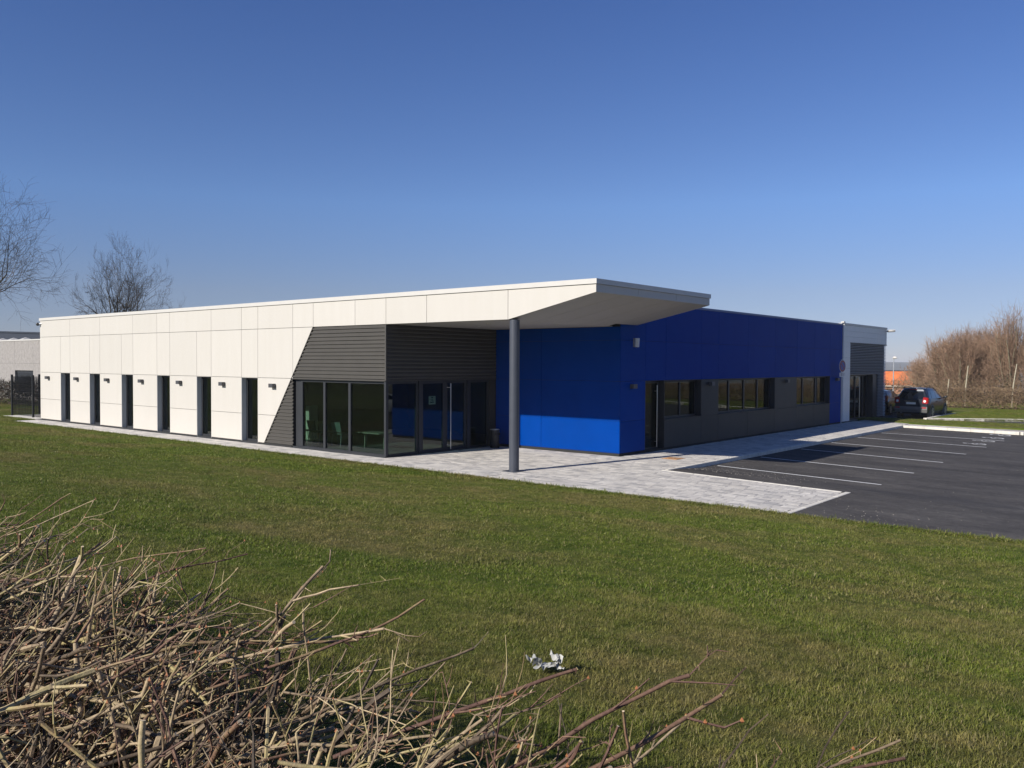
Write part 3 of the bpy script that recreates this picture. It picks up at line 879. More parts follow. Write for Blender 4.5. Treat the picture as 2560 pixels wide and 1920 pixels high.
abox('lintel', M['frame'], B, XB-.46, XB-.06, 27.41, 31.6, 2.445, 2.468)
# interior shell
abox('interior_floor', M['innerfloor'], B, -25.8, -.2, .27, 9.0, -.06, -.002)
abox('interior_wall', M['inner'], B, -25.8, -.3, 8.9, 9.0, 0, 2.7)
for x in (-20.9, -17.6, -14.6, -11.6, -8.5): abox('interior_wall', M['inner'], B, x, x+.1, .3, 8.88, 0, 2.7)
abox('interior_wall', M['inner'], B, -.32, -.2, 5.4, 8.88, 0, 2.7)
abox('ceiling', M['inner'], B, -25.8, -.2, .27, 8.88, 2.62, 2.7)
abox('interior_floor', M['innerfloor'], B, .2, XB-.31, 5.6, 33.6, -.06, -.002)
abox('interior_wall', M['inner'], B, .2, .3, 5.6, 33.6, 0, 2.7)
abox('ceiling', M['inner'], B, .3, XB-.31, 5.6, 33.6, 2.62, 2.7)
for y in (11.6, 19.0, 26.3): abox('interior_wall', M['inner'], B, .31, XB-.32, y, y+.1, 0, 2.6)

# ------------------------------------------------------------------ fittings on the walls
def make_lamp(loc, rz, label):
    t = empty('wall_lamp', loc, label, 'lamp', 'box-shaped wall lamps on the facades', rz=rz)
    mb = MB(); mb.box(-.12, .12, -.15, -.02, -.07, .07); mb.build('housing', M['lamp'], t)
    mb = MB(); mb.box(-.05, .05, -.02, .0, -.05, .05); mb.build('wall_plate', M['lamp'], t)
    mb = MB(); mb.box(-.10, .10, -.14, -.03, -.0705, -.0700+.001); mb.box(-.10, .10, -.14, -.03, .0695, .0706); mb.build('lens', M['lens'], t)
    return t
lx = [-25.0, -21.75, -18.62, -15.48, -12.33, -9.18, -5.93]
ords = ['leftmost', 'second', 'third', 'fourth', 'fifth', 'sixth']
lab = ['dark box wall lamp on the white facade left of the leftmost tall window', 'dark box wall lamp between the first and second tall windows from the left', 'dark box wall lamp between the second and third tall windows from the left', 'dark box wall lamp between the third and fourth tall windows from the left', 'dark box wall lamp between the fourth and fifth tall windows from the left', 'dark box wall lamp between the fifth and sixth tall windows from the left', 'dark box wall lamp on white panel beside the slanting dark cladding']
L0 = make_lamp((lx[0], 0, 2.16), 0, lab[0])
for x, lb in zip(lx[1:], lab[1:]): dup(L0, (x, 0, 2.15), 0, lb)
for y, lb in ((6.0, 'dark box wall lamp on the blue corner wall beside the glass side door'), (11.6, 'dark box wall lamp on charcoal panel left of the longest ribbon window'), (18.95, 'dark box wall lamp on charcoal panel right of the longest ribbon window'), (25.45, 'dark box wall lamp on the blue wall behind the no-parking sign')):
    dup(L0, (XB, y, 2.25), math.pi/2, lb)
# alarm siren
t = empty('alarm_siren', (XB, 6.2, 3.7), 'pale grey alarm siren box on the dark blue wall under the canopy edge', 'alarm siren')
mb = MB(); mb.prism([(0, -.13, -.16), (0, .10, -.16), (0, .13, .13), (0, -.13, .13)], (.09, 0, 0)); mb.build('housing', M['galv'], t)
mb = MB(); mb.box(.091, .10, -.09, -.06, -.14, .11); mb.box(.091, .10, -.02, .01, -.14, .11); mb.build('ribs', M['white_metal'], t)
mb = MB(); mb.cyl((.05, .0), .02, -.185, -.16, 10); mb.build('light', M['black'], t)
# cameras
t = empty('security_camera', (XB+.05, 33.62, 4.93), 'white bullet security camera on the far top corner of the white end unit', 'camera')
mb = MB(); mb.tube([(.0, 0, 0), (.16, 0.02, 0)], .03, 10, cap=0); mb.build('bracket', M['galv'], t)
mb = MB(); mb.tube([(.13, -.1, -.01), (.42, .16, .02)], [.07, .07], 14, cap=0, cap0=True); mb.build('housing', M['white_metal'], t, smooth=True)
mb = MB(); mb.tube([(.13, -.1, -.01), (.10, -.13, -.013)], [.055, .055], 14, cap=0); mb.build('lens', M['black'], t)
mb = MB(); mb.box(.12, .46, -.02, .02, .066, .08); mb.build('sunshield', M['white_metal'], t)
t = empty('security_camera', (-25.98, 0, 4.84), 'small dark dome camera at the top left corner of the white facade', 'camera')
mb = MB(); mb.tube([(.22, 0, .04), (.10, -.07, .02), (0, -.1, .0)], .016, 8, cap=0); mb.build('bracket', M['galv'], t)
mb = MB(); mb.tube([(-.02, -.1, .09), (-.02, -.1, .03), (-.02, -.1, -.04), (-.02, -.1, -.075)], [.03, .085, .085, .03], 14, cap=0, cap0=True); mb.build('housing', M['black'], t, smooth=True)
# small white roof vent at the joint between blue wall and end unit
t = tag(abox('roof_cap', M['white_metal'], None, XB-.06, XB+.09, 26.25, 26.47, 5.131, 5.20), 'small white metal cap on the roof edge where blue wall meets white end unit', 'roof cap')

# waste bin by the entrance
t = empty('waste_bin', (.43, 4.72, 0), 'black cylindrical waste bin with grey ashtray top beside the entrance doors', 'bin')
mb = MB(); mb.tube([(0, 0, .0), (0, 0, .02), (0, 0, .60), (0, 0, .64)], [.15, .165, .165, .165], 24, cap=0, cap0=True); mb.build('body', M['black'], t, smooth=True)
mb = MB(); mb.tube([(0, 0, .64), (0, 0, .66), (0, 0, .668)], [.17, .17, .14], 24, cap=0); mb.build('ashtray', M['galv'], t)
mb = MB(); mb.box(.12, .17, -.11, .11, .46, .54); mb.build('slot', M['dark'], t)

# covers in the pavement
def cover(name, x0, x1, y0, y1, m, label, cat, slots=0, along='x'):
    t = empty(name, ((x0+x1)/2, (y0+y1)/2, 0), label, cat)
    hx, hy = (x1-x0)/2, (y1-y0)/2
    mb = MB(); mb.box(-hx, hx, -hy, hy, .001, .008); mb.build('plate', m, t)
    mb = MB()
    for k in range(slots):
        u = -hx*.85+1.7*hx*(k+.5)/slots
        mb.box(u-.02, u+.02, -hy*.8, hy*.8, .0081, .014)
    if slots: mb.build('ribs', m, t)
    return t
cover('manhole_cover', 6.55, 7.1, 5.68, 6.25, M['rust'], 'rust-orange square manhole cover in the pavers by the blue corner', 'manhole cover', 8)
cover('drain_grate', -21.1, -20.2, -1.62, -1.32, M['grate'], 'dark iron drain grate in the paved strip, the one far left below the leftmost windows', 'drain grate', 10)
cover('drain_grate', -8.2, -7.3, -1.66, -1.36, M['grate'], 'dark iron drain grate in the paved strip below the sixth tall window', 'drain grate', 10)

# no-parking sign
t = empty('traffic_sign', (5.62, 25.15, 0), 'round red no-parking sign with small white plate on a grey post before the blue wall', 'sign')
mb = MB(); mb.tube([(0, 0, 0), (0, 0, 3.26)], .03, 12, cap=0); mb.build('post', M['galv'], t, smooth=True)
nrm = np.array([.985, -.174, 0]); sd = np.array([.174, .985, 0])
P0 = np.array([0, 0, 2.92])+nrm*.034
mb = MB(); mb.disc(P0, nrm, .30, .012, 32); d = mb.build('sign_disc', M['signwhite'], t)
mb = MB(); mb.disc(P0+nrm*.0125, nrm, .285, .003, 32); mb.build('red_ring', M['signred'], d)
mb = MB(); mb.disc(P0+nrm*.016, nrm, .20, .003, 32); mb.build('blue_field', M['signblue'], d)
mb = MB(); dd = (sd*.707+np.array([0, 0, -.707])); ee = (sd*.707+np.array([0, 0, .707])); c = P0+nrm*.0195
mb.prism([c-dd*.19-ee*.03, c+dd*.19-ee*.03, c+dd*.19+ee*.03, c-dd*.19+ee*.03], nrm*.003); mb.build('red_bar', M['signred'], d)
c = np.array([0, 0, 2.49])+nrm*.034; u = np.array([0, 0, 1.0])
mb = MB(); mb.prism([c-sd*.26-u*.10, c+sd*.26-u*.10, c+sd*.26+u*.10, c-sd*.26+u*.10], nrm*.01); p = mb.build('plate', M['signwhite'], t)
c = c+nrm*.0105
mb = MB()
for k in range(3): mb.prism([c-sd*.20-u*(.06-k*.05), c+sd*.02-u*(.06-k*.05), c+sd*.02-u*(.035-k*.05), c-sd*.20-u*(.035-k*.05)], nrm*.002)
mb.prism([c+sd*.12-u*.07, c+sd*.15-u*.07, c+sd*.15+u*.03, c+sd*.12+u*.03], nrm*.002)
mb.prism([c+sd*.09+u*.025, c+sd*.18+u*.025, c+sd*.135+u*.075], nrm*.002)
mb.build('plate_print', M['ink'], p)

# chairs and table seen through the entrance glass
def make_chair(loc, rz, label):
    t = empty('chair', loc, label, 'chair', 'waiting chairs inside the glazed entrance', rz=rz)
    mb = MB(); mb.prism([(-.23, -.22, .44), (.23, -.22, .44), (.21, .22, .42), (-.21, .22, .42)], (0, 0, .03)); mb.build('seat', M['chairgreen'], t)
    mb = MB(); mb.prism([(-.22, .20, .50), (.22, .20, .50), (.24, .29, .86), (-.24, .29, .86)], (0, .03, 0)); mb.build('backrest', M['chairgreen'], t)
    for sx in (-1, 1):
        mb = MB(); mb.tube([(sx*.2, -.2, .44), (sx*.23, -.25, 0)], .013, 8); mb.build('leg', M['galv'], t)
        mb = MB(); mb.tube([(sx*.2, .2, .44), (sx*.23, .28, 0)], .013, 8); mb.build('leg', M['galv'], t)
    return t
ch = make_chair((-6.15, 1.5, 0), 2.9, 'grey-green waiting chair at the left end of the row inside the entrance glass')
for x, y, r, lb in ((-5.45, 1.55, 3.1, 'grey-green waiting chair second from the left in the row inside the entrance glass'), (-4.80, 1.55, 3.2, 'grey-green waiting chair third from the left in the row inside the entrance glass'), (-4.15, 1.6, 3.25, 'grey-green waiting chair at the right end of the row inside the entrance glass')):
    dup(ch, (x, y, 0), r, lb)
t = empty('side_table', (-2.5, 1.75, 0), 'pale low table inside the right-hand pane of the front entrance glass', 'table')
mb = MB(); mb.box(-.55, .55, -.3, .3, .53, .565); mb.build('tabletop', M['dullfurn'], t)
for sx in (-1, 1):
    mb = MB(); mb.box(sx*.50-.02, sx*.50+.02, -.05, .05, 0, .529); mb.build('leg', M['dullfurn'], t)
t = empty('sunlit_strip_box', (-7.1, 2.5, 0), 'pale narrow box standing in for a sunlit strip on the wall behind the chairs', 'sunlit_strip_box')  # added pale box drawing sunlight on the back wall as a solid
mb = MB(); mb.box(-.16, .16, -.2, .2, 0, 1.3); mb.build('body', M['palefurn'], t)
mb = MB(); mb.box(-.15, .15, -.215, -.203, .05, .64); mb.box(-.15, .15, -.215, -.203, .66, 1.26); mb.build('doors', M['palefurn'], t)  # front plates of the sunlit-strip stand-in
t = empty('cupboard', (-10.5, 1.6, 0), 'pale green cupboard seen inside the fifth tall window from the left', 'cupboard')
mb = MB(); mb.box(-.45, .45, -.2, .2, .1, 1.25); mb.build('body', M['palefurn'], t)
mb = MB(); mb.box(-.44, -.005, -.215, -.203, .14, 1.2); mb.box(.005, .44, -.215, -.203, .14, 1.2); mb.build('doors', M['palefurn'], t)

# ------------------------------------------------------------------ cars
def make_car(name, loc, rz, label, paint, suv=True, rails=True):
    t = empty(name, loc, label, 'car', rz=rz)
    W = .925 if suv else .89
    ht = 1.70 if suv else 1.46
    bl = 1.06 if suv else .95
    L = 4.62 if suv else 4.3
    k = L/4.62
    # stations: y at belt, y at top, top height, roof half width, lower half width
    st = [(0.02, .42, ht-.05, .58, .86), (.12, .62, ht-.01, .63, .91), (.7, 1.0, ht, .66, W), (1.6, 1.7, ht+.01, .67, W), (2.4, 2.3, ht-.02, .66, W), (2.95, 2.62, ht-.09, .63, W), (3.42, 3.40, bl+.08, .70, W), (3.95, 3.95, bl+.02, .68, .90), (4.38, 4.36, bl-.10, .58, .82), (4.58, 4.56, bl-.28, .45, .68)]
    rows = []
    for yb, yt, zt_, wr, wl in st:
        yb *= k; yt *= k
        b = min(bl, zt_-.03)
        lo = .30 if suv else .20
        rows.append([(wl*.93, yb, lo), (wl, yb-.01 if yb < .1 else yb, lo+.22), (wl*1.0, yb, .72), (wl*.975, yb, b), (wr+.015, yt*.92+yb*.08, zt_-.09 if zt_ > bl+.2 else b+.012), (wr-.05, yt, zt_), (wr*.5, yt, zt_+.025), (0, yt, zt_+.03)])
    R = np.array(rows); ns, npn = R.shape[:2]
    Lft = R.copy(); Lft[:, :, 0] *= -1
    ring = np.concatenate([R, Lft[:, ::-1][:, 1:]], 1); m = ring.shape[1]
    mb = MB()
    idx = np.arange(ns*m).reshape(ns, m)
    f = np.stack([idx[:-1, :-1], idx[:-1, 1:], idx[1:, 1:], idx[1:, :-1]], -1).reshape(-1, 4)
    V = ring.reshape(-1, 3)
    mb.add(V, f[:, ::-1])
    h = npn-1
    for s, flip in ((0, False), (ns-1, True)):
        rr_ = ring[s]
        for i in range(h):
            q = [rr_[i], rr_[i+1], rr_[m-2-i], rr_[m-1-i]]
            mb.add(q, [(0, 1, 2, 3)] if not flip else [(3, 2, 1, 0)])
        for a in range(1):
            mb.add([rr_[0], rr_[m-1], rr_[m-1]+np.array([0, 0.001, 0])], [(0, 1, 2)])
    mb.add(np.vstack([ring[:, 0], ring[:, -1]]), [(i, i+1, ns+i+1, ns+i) for i in range(ns-1)])
    body = mb.build('body', M[paint], t, smooth=True)
    try: body.data.set_sharp_from_angle(angle=math.radians(35))
    except Exception: pass
    lerp = lambda a, b, u: a+(b-a)*u
    # side windows
    def side_pt(s, u, side):
        i = int(math.floor(s)); w = s-i
        a = lerp(R[i, 3], R[i+1, 3], w); b = lerp(R[i, 4], R[i+1, 4], w)
        p = lerp(a, b, u); p = p+np.array([.008, 0, .003]); p[0] *= side
        return p
    for side in (-1, 1):
        for s0, s1, s0t, s1t in ((1.35, 2.15, 1.5, 2.15), (2.25, 3.25, 2.25, 3.25), (3.35, 4.85, 3.35, 4.6)):
            q = []
            for u, a0, a1 in ((.12, s0, s1), (.9, s0t, s1t)):
                q.append([side_pt(lerp(a0, a1, j/4), u, side) for j in range(5)])
            mb = MB()
            for j in range(4): mb.add([q[0][j], q[0][j+1], q[1][j+1], q[1][j]], [(0, 1, 2, 3)] if side > 0 else [(3, 2, 1, 0)])
            mb.build('side_window', M['carglass'], t)
        s = side
        # mirror, wheels, handles
        mb = MB(); mb.tube([(s*(W-.02), 3.12*k, bl+.06), (s*(W+.08), 3.10*k, bl+.10), (s*(W+.2), 3.08*k, bl+.11), (s*(W+.23), 3.08*k, bl+.10)], [.03, .07, .09, .04], 8, cap=0); mb.build('mirror', M['black'], t, smooth=True)
        for y in (.88*k, 3.62*k):
            wr = .36 if suv else .315
            mb = MB(); mb.disc((s*(W-.20), y, wr), (s, 0, 0), wr+.075, .205, 28); mb.build('wheel_arch', M['trim'] if suv else M['black'], t)
            mb = MB(); mb.tube([(s*(W-.19), y, wr), (s*(W-.185), y, wr), (s*(W+.005), y, wr), (s*(W+.02), y, wr)], [wr*.9, wr, wr, wr*.93], 28, cap=0, cap0=True); wh = mb.build('wheel', M['rubber'], t)
            mb = MB(); mb.disc((s*(W+.021), y, wr), (s, 0, 0), wr*.67, .006, 24); mb.build('rim', M['galv'], wh)
            mb = MB()
            for q in range(5):
                a = q*2*math.pi/5+.3; a2 = a+.62
                pts = [(s*(W+.0275), y+wr*.58*math.cos(x), wr+wr*.58*math.sin(x)) for x in (a, (a+a2)/2, a2)]+[(s*(W+.0275), y+wr*.22*math.cos(x), wr+wr*.22*math.sin(x)) for x in (a2-.1, a+.1)]
                mb.prism(pts, (s*.002, 0, 0))
            mb.build('rim_opening', M['black'], wh)
        for y in (1.75*k, 2.75*k):
            mb = MB(); mb.box(min(s*W*.98, s*(W+.02)), max(s*W*.98, s*(W+.02)), y, y+.16, bl-.13, bl-.10); mb.build('door_handle', M[paint], t)
        if rails:
            mb = MB(); mb.tube([(s*.62, .75, ht-.02), (s*.62, .88, ht+.055), (s*.62, 1.6, ht+.07), (s*.61, 2.15, ht+.045), (s*.61, 2.3, ht-.03)], .02, 8); mb.build('roof_rail', M['black'], t)
        # tail lights
        mb = MB(); mb.prism([(s*.60, -.006, .88), (s*.87, .02, .84), (s*.87, .04, 1.20), (s*.66, .05, 1.22)], (0, -.02, 0)); mb.prism([(s*.872, .03, .86), (s*.872, .26, .92), (s*.872, .24, 1.18), (s*.872, .05, 1.19)], (s*.035, 0, 0)); tl = mb.build('tail_light', M['red'], t)
        mb = MB(); mb.disc((s*.74, -.02, .99), (0, -1, 0), .075, .012, 16); mb.build('reversing_light', M['lampwhite'], tl)
        mb = MB(); mb.box(min(s*.60, s*.84), max(s*.60, s*.84), -.075, -.055, .58, .65); mb.build('reflector', M['red'], t)
        mb = MB(); mb.prism([(s*.42, L-.10, .70), (s*.80, L-.35, .74), (s*.80, L-.36, .86), (s*.45, L-.14, .82)], (0, .06, 0)); mb.build('headlight', M['lampwhite'], t)
        mb = MB(); mb.tube([(s*.52, -.05, .30), (s*.52, .3, .30)], .04, 10, cap=0, cap0=True); mb.build('exhaust', M['chrome'], t)
    # rear window, windscreen
    a = R[0, 3]; b = R[0, 4]
    q = [(-a[0]*.86, lerp(a[1], b[1], .1)-.012, lerp(a[2], b[2], .1)), (a[0]*.86, lerp(a[1], b[1], .1)-.012, lerp(a[2], b[2], .1)), (b[0]*.93, lerp(a[1], b[1], .93)-.012, lerp(a[2], b[2], .93)), (-b[0]*.93, lerp(a[1], b[1], .93)-.012, lerp(a[2], b[2], .93))]
    mb = MB(); mb.prism(q, (0, .01, 0)); mb.build('rear_window', M['carglass'], t)
    a5, a6 = R[5, 5], R[6, 5]
    q = [(-.60, lerp(a5[1], a6[1], .1), lerp(a5[2], a6[2], .1)+.04), (.60, lerp(a5[1], a6[1], .1), lerp(a5[2], a6[2], .1)+.04), (.68, lerp(a5[1], a6[1], .95), lerp(a5[2], a6[2], .95)+.04), (-.68, lerp(a5[1], a6[1], .95), lerp(a5[2], a6[2], .95)+.04)]
    mb = MB(); mb.prism(q, (0, .004, .006)); mb.build('windscreen', M['carglass'], t)
    mb = MB(); mb.box(-.26, .26, -.028, -.012, .80, .92); mb.build('licence_plate', M['plate'], t)
    mb = MB(); mb.box(-.34, .34, -.035, -.01, .955, 1.005); mb.build('chrome_strip', M['chrome'], t)
    mb = MB(); mb.prism([(-.86, .06, .34), (.86, .06, .34), (.89, -.02, .52), (.88, -.01, .67), (-.88, -.01, .67), (-.89, -.02, .52)], (0, -.055, 0)); mb.build('rear_bumper', M['trim'], t)
    mb = MB(); mb.box(-.80, .80, .3, L-.3, .22, .32); mb.build('underbody', M['black'], t)
    mb = MB(); mb.box(-.2, .2, .385, .41, ht-.075, ht-.04); mb.build('brake_light', M['red'], t)
    mb = MB(); mb.tube([(-.6, .50, ht-.0), (0, .38, ht+.02), (.6, .50, ht-.0)], [.02, .03, .02], 6); mb.build('spoiler', M[paint], t, smooth=True)
    return t
make_car('parked_car', (6.45, 34.55, float(z_asph(6.4, 35))), -.02, 'dark grey off-road car with roof rails parked tail-on beyond the white end unit', 'carpaint')
make_car('parked_car', (3.72, 36.3, float(z_asph(4, 36))), 0.0, 'black car half hidden behind the corner of the white end unit', 'carblack', False, False)
make_car('parked_car', (21.9, 17.4, float(z_asph(21, 19))), 0.0, 'white car on the far right of the car park, mirrored in the entrance glass', 'carwhite', False, False)

# ------------------------------------------------------------------ fence by the left corner
F0 = empty('wire_fence', (-30, .12, 0), 'dark green wire-mesh fence round the small concrete pad at the left corner', 'fence')
posts = [(-30.0, .12), (-27.22, .11), (-30.0, 1.5), (-26.25, 1.5)]
for x, y in posts:
    mb = MB((-30, .12, 0)); mb.box(x-.045, x+.045, y-.045, y+.045, .02, 2.25); mb.box(x-.09, x+.09, y-.09, y+.09, .046, .056); mb.build('post', M['black'], F0)
def mesh_panel(a, b):
    mb = MB((-30, .12, 0)); a = np.array(a); b = np.array(b); L = np.linalg.norm(b-a); n = int(L/.05)
    for i in range(1, n):
        p = a+(b-a)*i/n; mb.tube([(*p, .1), (*p, 2.15)], .006, 3)
    for z in np.arange(.12, 2.16, .2):
        mb.tube([(*a, z), (*b, z)], .005, 3)
    mb.build('mesh_panel', M['black'], F0)
mesh_panel(posts[0], posts[1]); mesh_panel(posts[1], (-26.05, .1)); mesh_panel(posts[0], posts[2]); mesh_panel(posts[2], posts[3])

# ------------------------------------------------------------------ neighbours on the left
N = empty('neighbour_building', (-60, 8, 0), 'low grey concrete building with flat roof and dark window behind the left hedge', 'building')
nb = lambda name, m, *b: (lambda mb: (mb.box(*b), mb.build(name, m, N))[1])(MB((-60, 8, 0)))
gx = [-76, -71, -66, -61, -56, -51.2, -47.8, -46.7, -43]
for a, b in zip(gx[:-1], gx[1:]):
    for z0, z1 in ((-.9, 2.8), (2.8, 4.50)):
        if a == -56 and z0 < 0:
            nb('wall_panel', M['render_grey'], a+.01, -51.2, 8, 8.2, z0, 2.79)
        elif a == -51.2 and z0 < 0:
            nb('wall_panel', M['render_grey'], -51.19, -47.81, 8, 8.2, z0, .6); nb('wall_panel', M['render_grey'], -51.19, -47.81, 8, 8.2, 2.26, 2.79)
        else: nb('wall_panel', M['render_grey'], a+.01, b-.01, 8, 8.2, z0, z1-.01)
w = nb('window', M['frame'], -51.19, -47.81, 8.12, 8.16, .6, 2.26)
mb = MB((-60, 8, 0)); mb.box(-51.05, -47.95, 8.10, 8.118, .75, 2.1); mb.build('pane', M['carglass'], w)
nb('coping', M['white_metal'], -76, -42.9, 7.96, 8.3, 4.50, 4.60)
nb('roof', M['dark'], -76, -43, 8.3, 20, 4.3, 4.4)
nb('wall', M['dark'], -76, -43, 8.22, 20, -.9, 4.28)
for x in (-58.6, -56.3, -53.9):
    mb = MB((-60, 8, 0)); b_ = [(x-.6, 9.2, 4.41), (x+.6, 9.2, 4.41), (x+.6, 10.4, 4.41), (x-.6, 10.4, 4.41)]
    t_ = [(p[0], p[1], 4.60) for p in b_]; apx = (x, 9.8, 4.88)
    for i in range(4):
        mb.add([b_[i], b_[(i+1) % 4], t_[(i+1) % 4], t_[i]], [(0, 1, 2, 3)]); mb.add([t_[i], t_[(i+1) % 4], apx], [(0, 1, 2)])
    mb.build('skylight', M['white_metal'], N)
N2 = empty('warehouse', (-110, 30, 0), 'dark steel-clad warehouse rising behind the grey neighbour building', 'building')
wo = (-110, 30, 0)
mb = MB(wo); mb.prism([(-165, 30, -3), (-82, 30, -3), (-82, 30, 6.05), (-165, 30, 8.54)], (0, 20, 0)); mb.build('wall', M['roofdark'], N2)
mb = MB(wo); mb.prism([(-165.2, 29.8, 8.55), (-81.8, 29.8, 6.06), (-81.8, 29.8, 6.25), (-165.2, 29.8, 8.74)], (0, 20.4, 0)); mb.build('roof', M['roofdark'], N2)

# ------------------------------------------------------------------ house, street lamp, gate beyond the car park
H0 = empty('brick_house', (-23, 141, -4), 'distant brick house with bright orange tiled roof and dark slate gable', 'house', rz=0)
ux = np.array([.965, .262, 0]); uy = np.array([-.262, .965, 0]); hc = np.array([-23.3, 141, -4.0])
hp = lambda a, b, z: hc+ux*a+uy*b+np.array([0, 0, z])
mb = MB((-23, 141, -4)); mb.prism([hp(-5.2, 0, 0), hp(2.5, 0, 0), hp(2.5, 7, 0), hp(-5.2, 7, 0)], (0, 0, 3.4)); mb.build('wall', M['brick'], H0)
# tiled roof: rows of tile courses
rf = MB((-23, 141, -4)); rf.prism([hp(-4.6, -.35, 3.3), hp(3.0, -.35, 3.3), hp(2.2, 3.5, 5.72), hp(-5.8, 3.5, 5.72)], (0, 0, .08)); rf = rf.build('roof', M['tile'], H0)
tl = MB((-23, 141, -4))
nc = 12
for r in range(nc):
    f0 = r/nc; f1 = (r+1)/nc
    pa = hp(-4.6, -.35, 3.3)*(1-f0)+hp(-5.8, 3.5, 5.72)*f0; pb = hp(3.0, -.35, 3.3)*(1-f0)+hp(2.2, 3.5, 5.72)*f0
    pc = hp(3.0, -.35, 3.3)*(1-f1)+hp(2.2, 3.5, 5.72)*f1; pd = hp(-4.6, -.35, 3.3)*(1-f1)+hp(-5.8, 3.5, 5.72)*f1
    tl.prism([pa+[0, 0, .13], pb+[0, 0, .13], pc+[0, 0, .10], pd+[0, 0, .10]], (0, 0, .03))
tl.build('tile_course', M['tile'], rf)
mb = MB((-23, 141, -4)); mb.tube([hp(-5.8, 3.5, 5.88), hp(2.2, 3.5, 5.88)], .12, 8); mb.build('ridge', M['roofdark'], rf)
mb = MB((-23, 141, -4)); mb.prism([hp(2.5, 0, 3.4), hp(2.5, 7, 3.4), hp(2.4, 3.5, 5.7)], ux*.15); mb.build('gable', M['roofdark'], H0)
mb = MB((-23, 141, -4)); mb.prism([hp(-7.4, -2.6, 2.7), hp(-4.5, -2.6, 2.7), hp(-5.6, -2.4, 4.9), hp(-7.4, -2.4, 5.5)], uy*2.0); mb.build('slate_roof', M['roofdark'], H0)
mb = MB((-23, 141, -4)); mb.prism([hp(-7.4, -2.5, 0), hp(-4.7, -2.5, 0), hp(-4.7, -.5, 0), hp(-7.4, -.5, 0)], (0, 0, 2.7)); mb.build('extension_wall', M['brick'], H0)
mb = MB((-23, 141, -4)); mb.prism([hp(-3.9, -.06, 1.6), hp(-.6, -.06, 1.6), hp(-.6, -.06, 2.7), hp(-3.9, -.06, 2.7)], -uy*.03); mb.build('window', M['carglass'], H0)
mb = MB((-23, 141, -4)); mb.prism([hp(-4.5, -.4, 3.14), hp(2.9, -.4, 3.14), hp(2.9, -.4, 3.36), hp(-4.5, -.4, 3.36)], -uy*.1); mb.build('gutter', M['mortar'], H0)
t = empty('street_lamp', (-12.1, 98, -2.6), 'tall slim galvanised street lamp standing in front of the orange roof', 'street lamp')
mb = MB(); mb.tube([(0, 0, 0), (0, 0, 3.2), (.02, 0, 6.35)], [.09, .075, .05], 10); mb.build('pole', M['galv'], t, smooth=True)
mb = MB(); mb.tube([(-.1, 0, 6.4), (.05, -.05, 6.52), (.3, -.1, 6.5), (.42, -.12, 6.42)], [.08, .17, .17, .06], 10, cap=0, cap0=True); mb.build('lantern', M['white_metal'], t, smooth=True)
t = empty('field_gate', (-9, 72, -.7), 'pale metal field gate with thin posts left of the off-road car', 'gate')
for x in (0, .35, .8, 1.6):
    mb = MB(); mb.box(x-.04, x+.04, -.04, .04, 0, 2.0 if x != .8 else 1.7); mb.build('post', M['white_metal'], t)
mb = MB(); mb.box(-1.2, 1.6, -.02, .02, 1.4, 1.46); mb.box(-1.2, 1.6, -.02, .02, .8, .86); mb.build('rail', M['white_metal'], t)

# ------------------------------------------------------------------ bare trees
def norm(v): return v/(np.linalg.norm(v)+1e-12)
def rvec(s): return rng.normal(0, s, 3)
def grow(mb, tw, p, d, L, r, lev, maxlev, spread=.55, up=.12, nchild=(3, 5), taper=.55, thin=.012):
    """a crooked limb with side limbs; limbs below lev 2 go to mb, twigs to tw"""
    k = 5 if lev < 3 else 4
    pts = [p]; dirs = [d]; q = p.copy(); dd = d.copy()
    for i in range(k):
        dd = norm(dd+rvec(.13)+np.array([0, 0, up*.5])); q = q+dd*L/k; pts.append(q); dirs.append(dd)
    rad = np.linspace(r, max(r*taper, .004), k+1)
    tgt = mb if lev < 2 else tw
    tgt.tube(pts, rad, 7 if lev < 1 else (5 if lev < 2 else 3), 0, rng.uniform(0, 1))
    if lev >= maxlev: return
    n = rng.integers(nchild[0], nchild[1]+1)
    for c in range(n):
        u = rng.uniform(.35, 1.0) if c > 0 else 1.0
        i = min(int(u*k), k-1); w = u*k-i
        pp = pts[i]+(pts[i+1]-pts[i])*w
        side = norm(np.cross(dirs[i], rvec(1)))
        nd = norm(dirs[min(i+1, k)]*(1-spread*.5)+side*spread*rng.uniform(.6, 1.3)+np.array([0, 0, up]))
        grow(mb, tw, pp, nd, L*rng.uniform(.52, .78), max(rad[min(i+1, k)]*rng.uniform(.55, .8), thin*.6), lev+1, maxlev, spread, up, nchild, taper, thin)
def bare_tree(name, loc, h, stems, label, seed, maxlev=5, spread=.55, up=.12, nchild=(3, 4), r0=.16, lean=(0, 0), trunk=None, thin=.012, cat='tree', group=None):
    global rng
    keep = rng; rng = np.random.default_rng(seed)
    t = empty(name, loc, label, cat, group)
    mb, tw = MB(), MB()
    p0 = np.array([0, 0, -.3])
    if trunk:
        top = np.array([lean[0], lean[1], trunk])
        mb.tube([p0, top*.5+[.05, 0, 0], top], [r0*1.5, r0*1.15, r0], 9, 0, .4)
        p0 = top
    for i in range(stems):
        a = i*2*math.pi/stems+rng.uniform(-.4, .4); s = rng.uniform(.12, .5) if stems > 1 else .05
        d = norm(np.array([math.cos(a)*s+lean[0]*.06, math.sin(a)*s+lean[1]*.06, 1.0]))
        grow(mb, tw, p0.copy(), d, h*rng.uniform(.36, .46), r0*rng.uniform(.55, .8), 0, maxlev, spread, up, nchild, .55, thin)
    mb.build('trunk', M['bark'], t, smooth=True)
    o = tw.build('crown', M['twig'], t)
    rng = keep
    return t
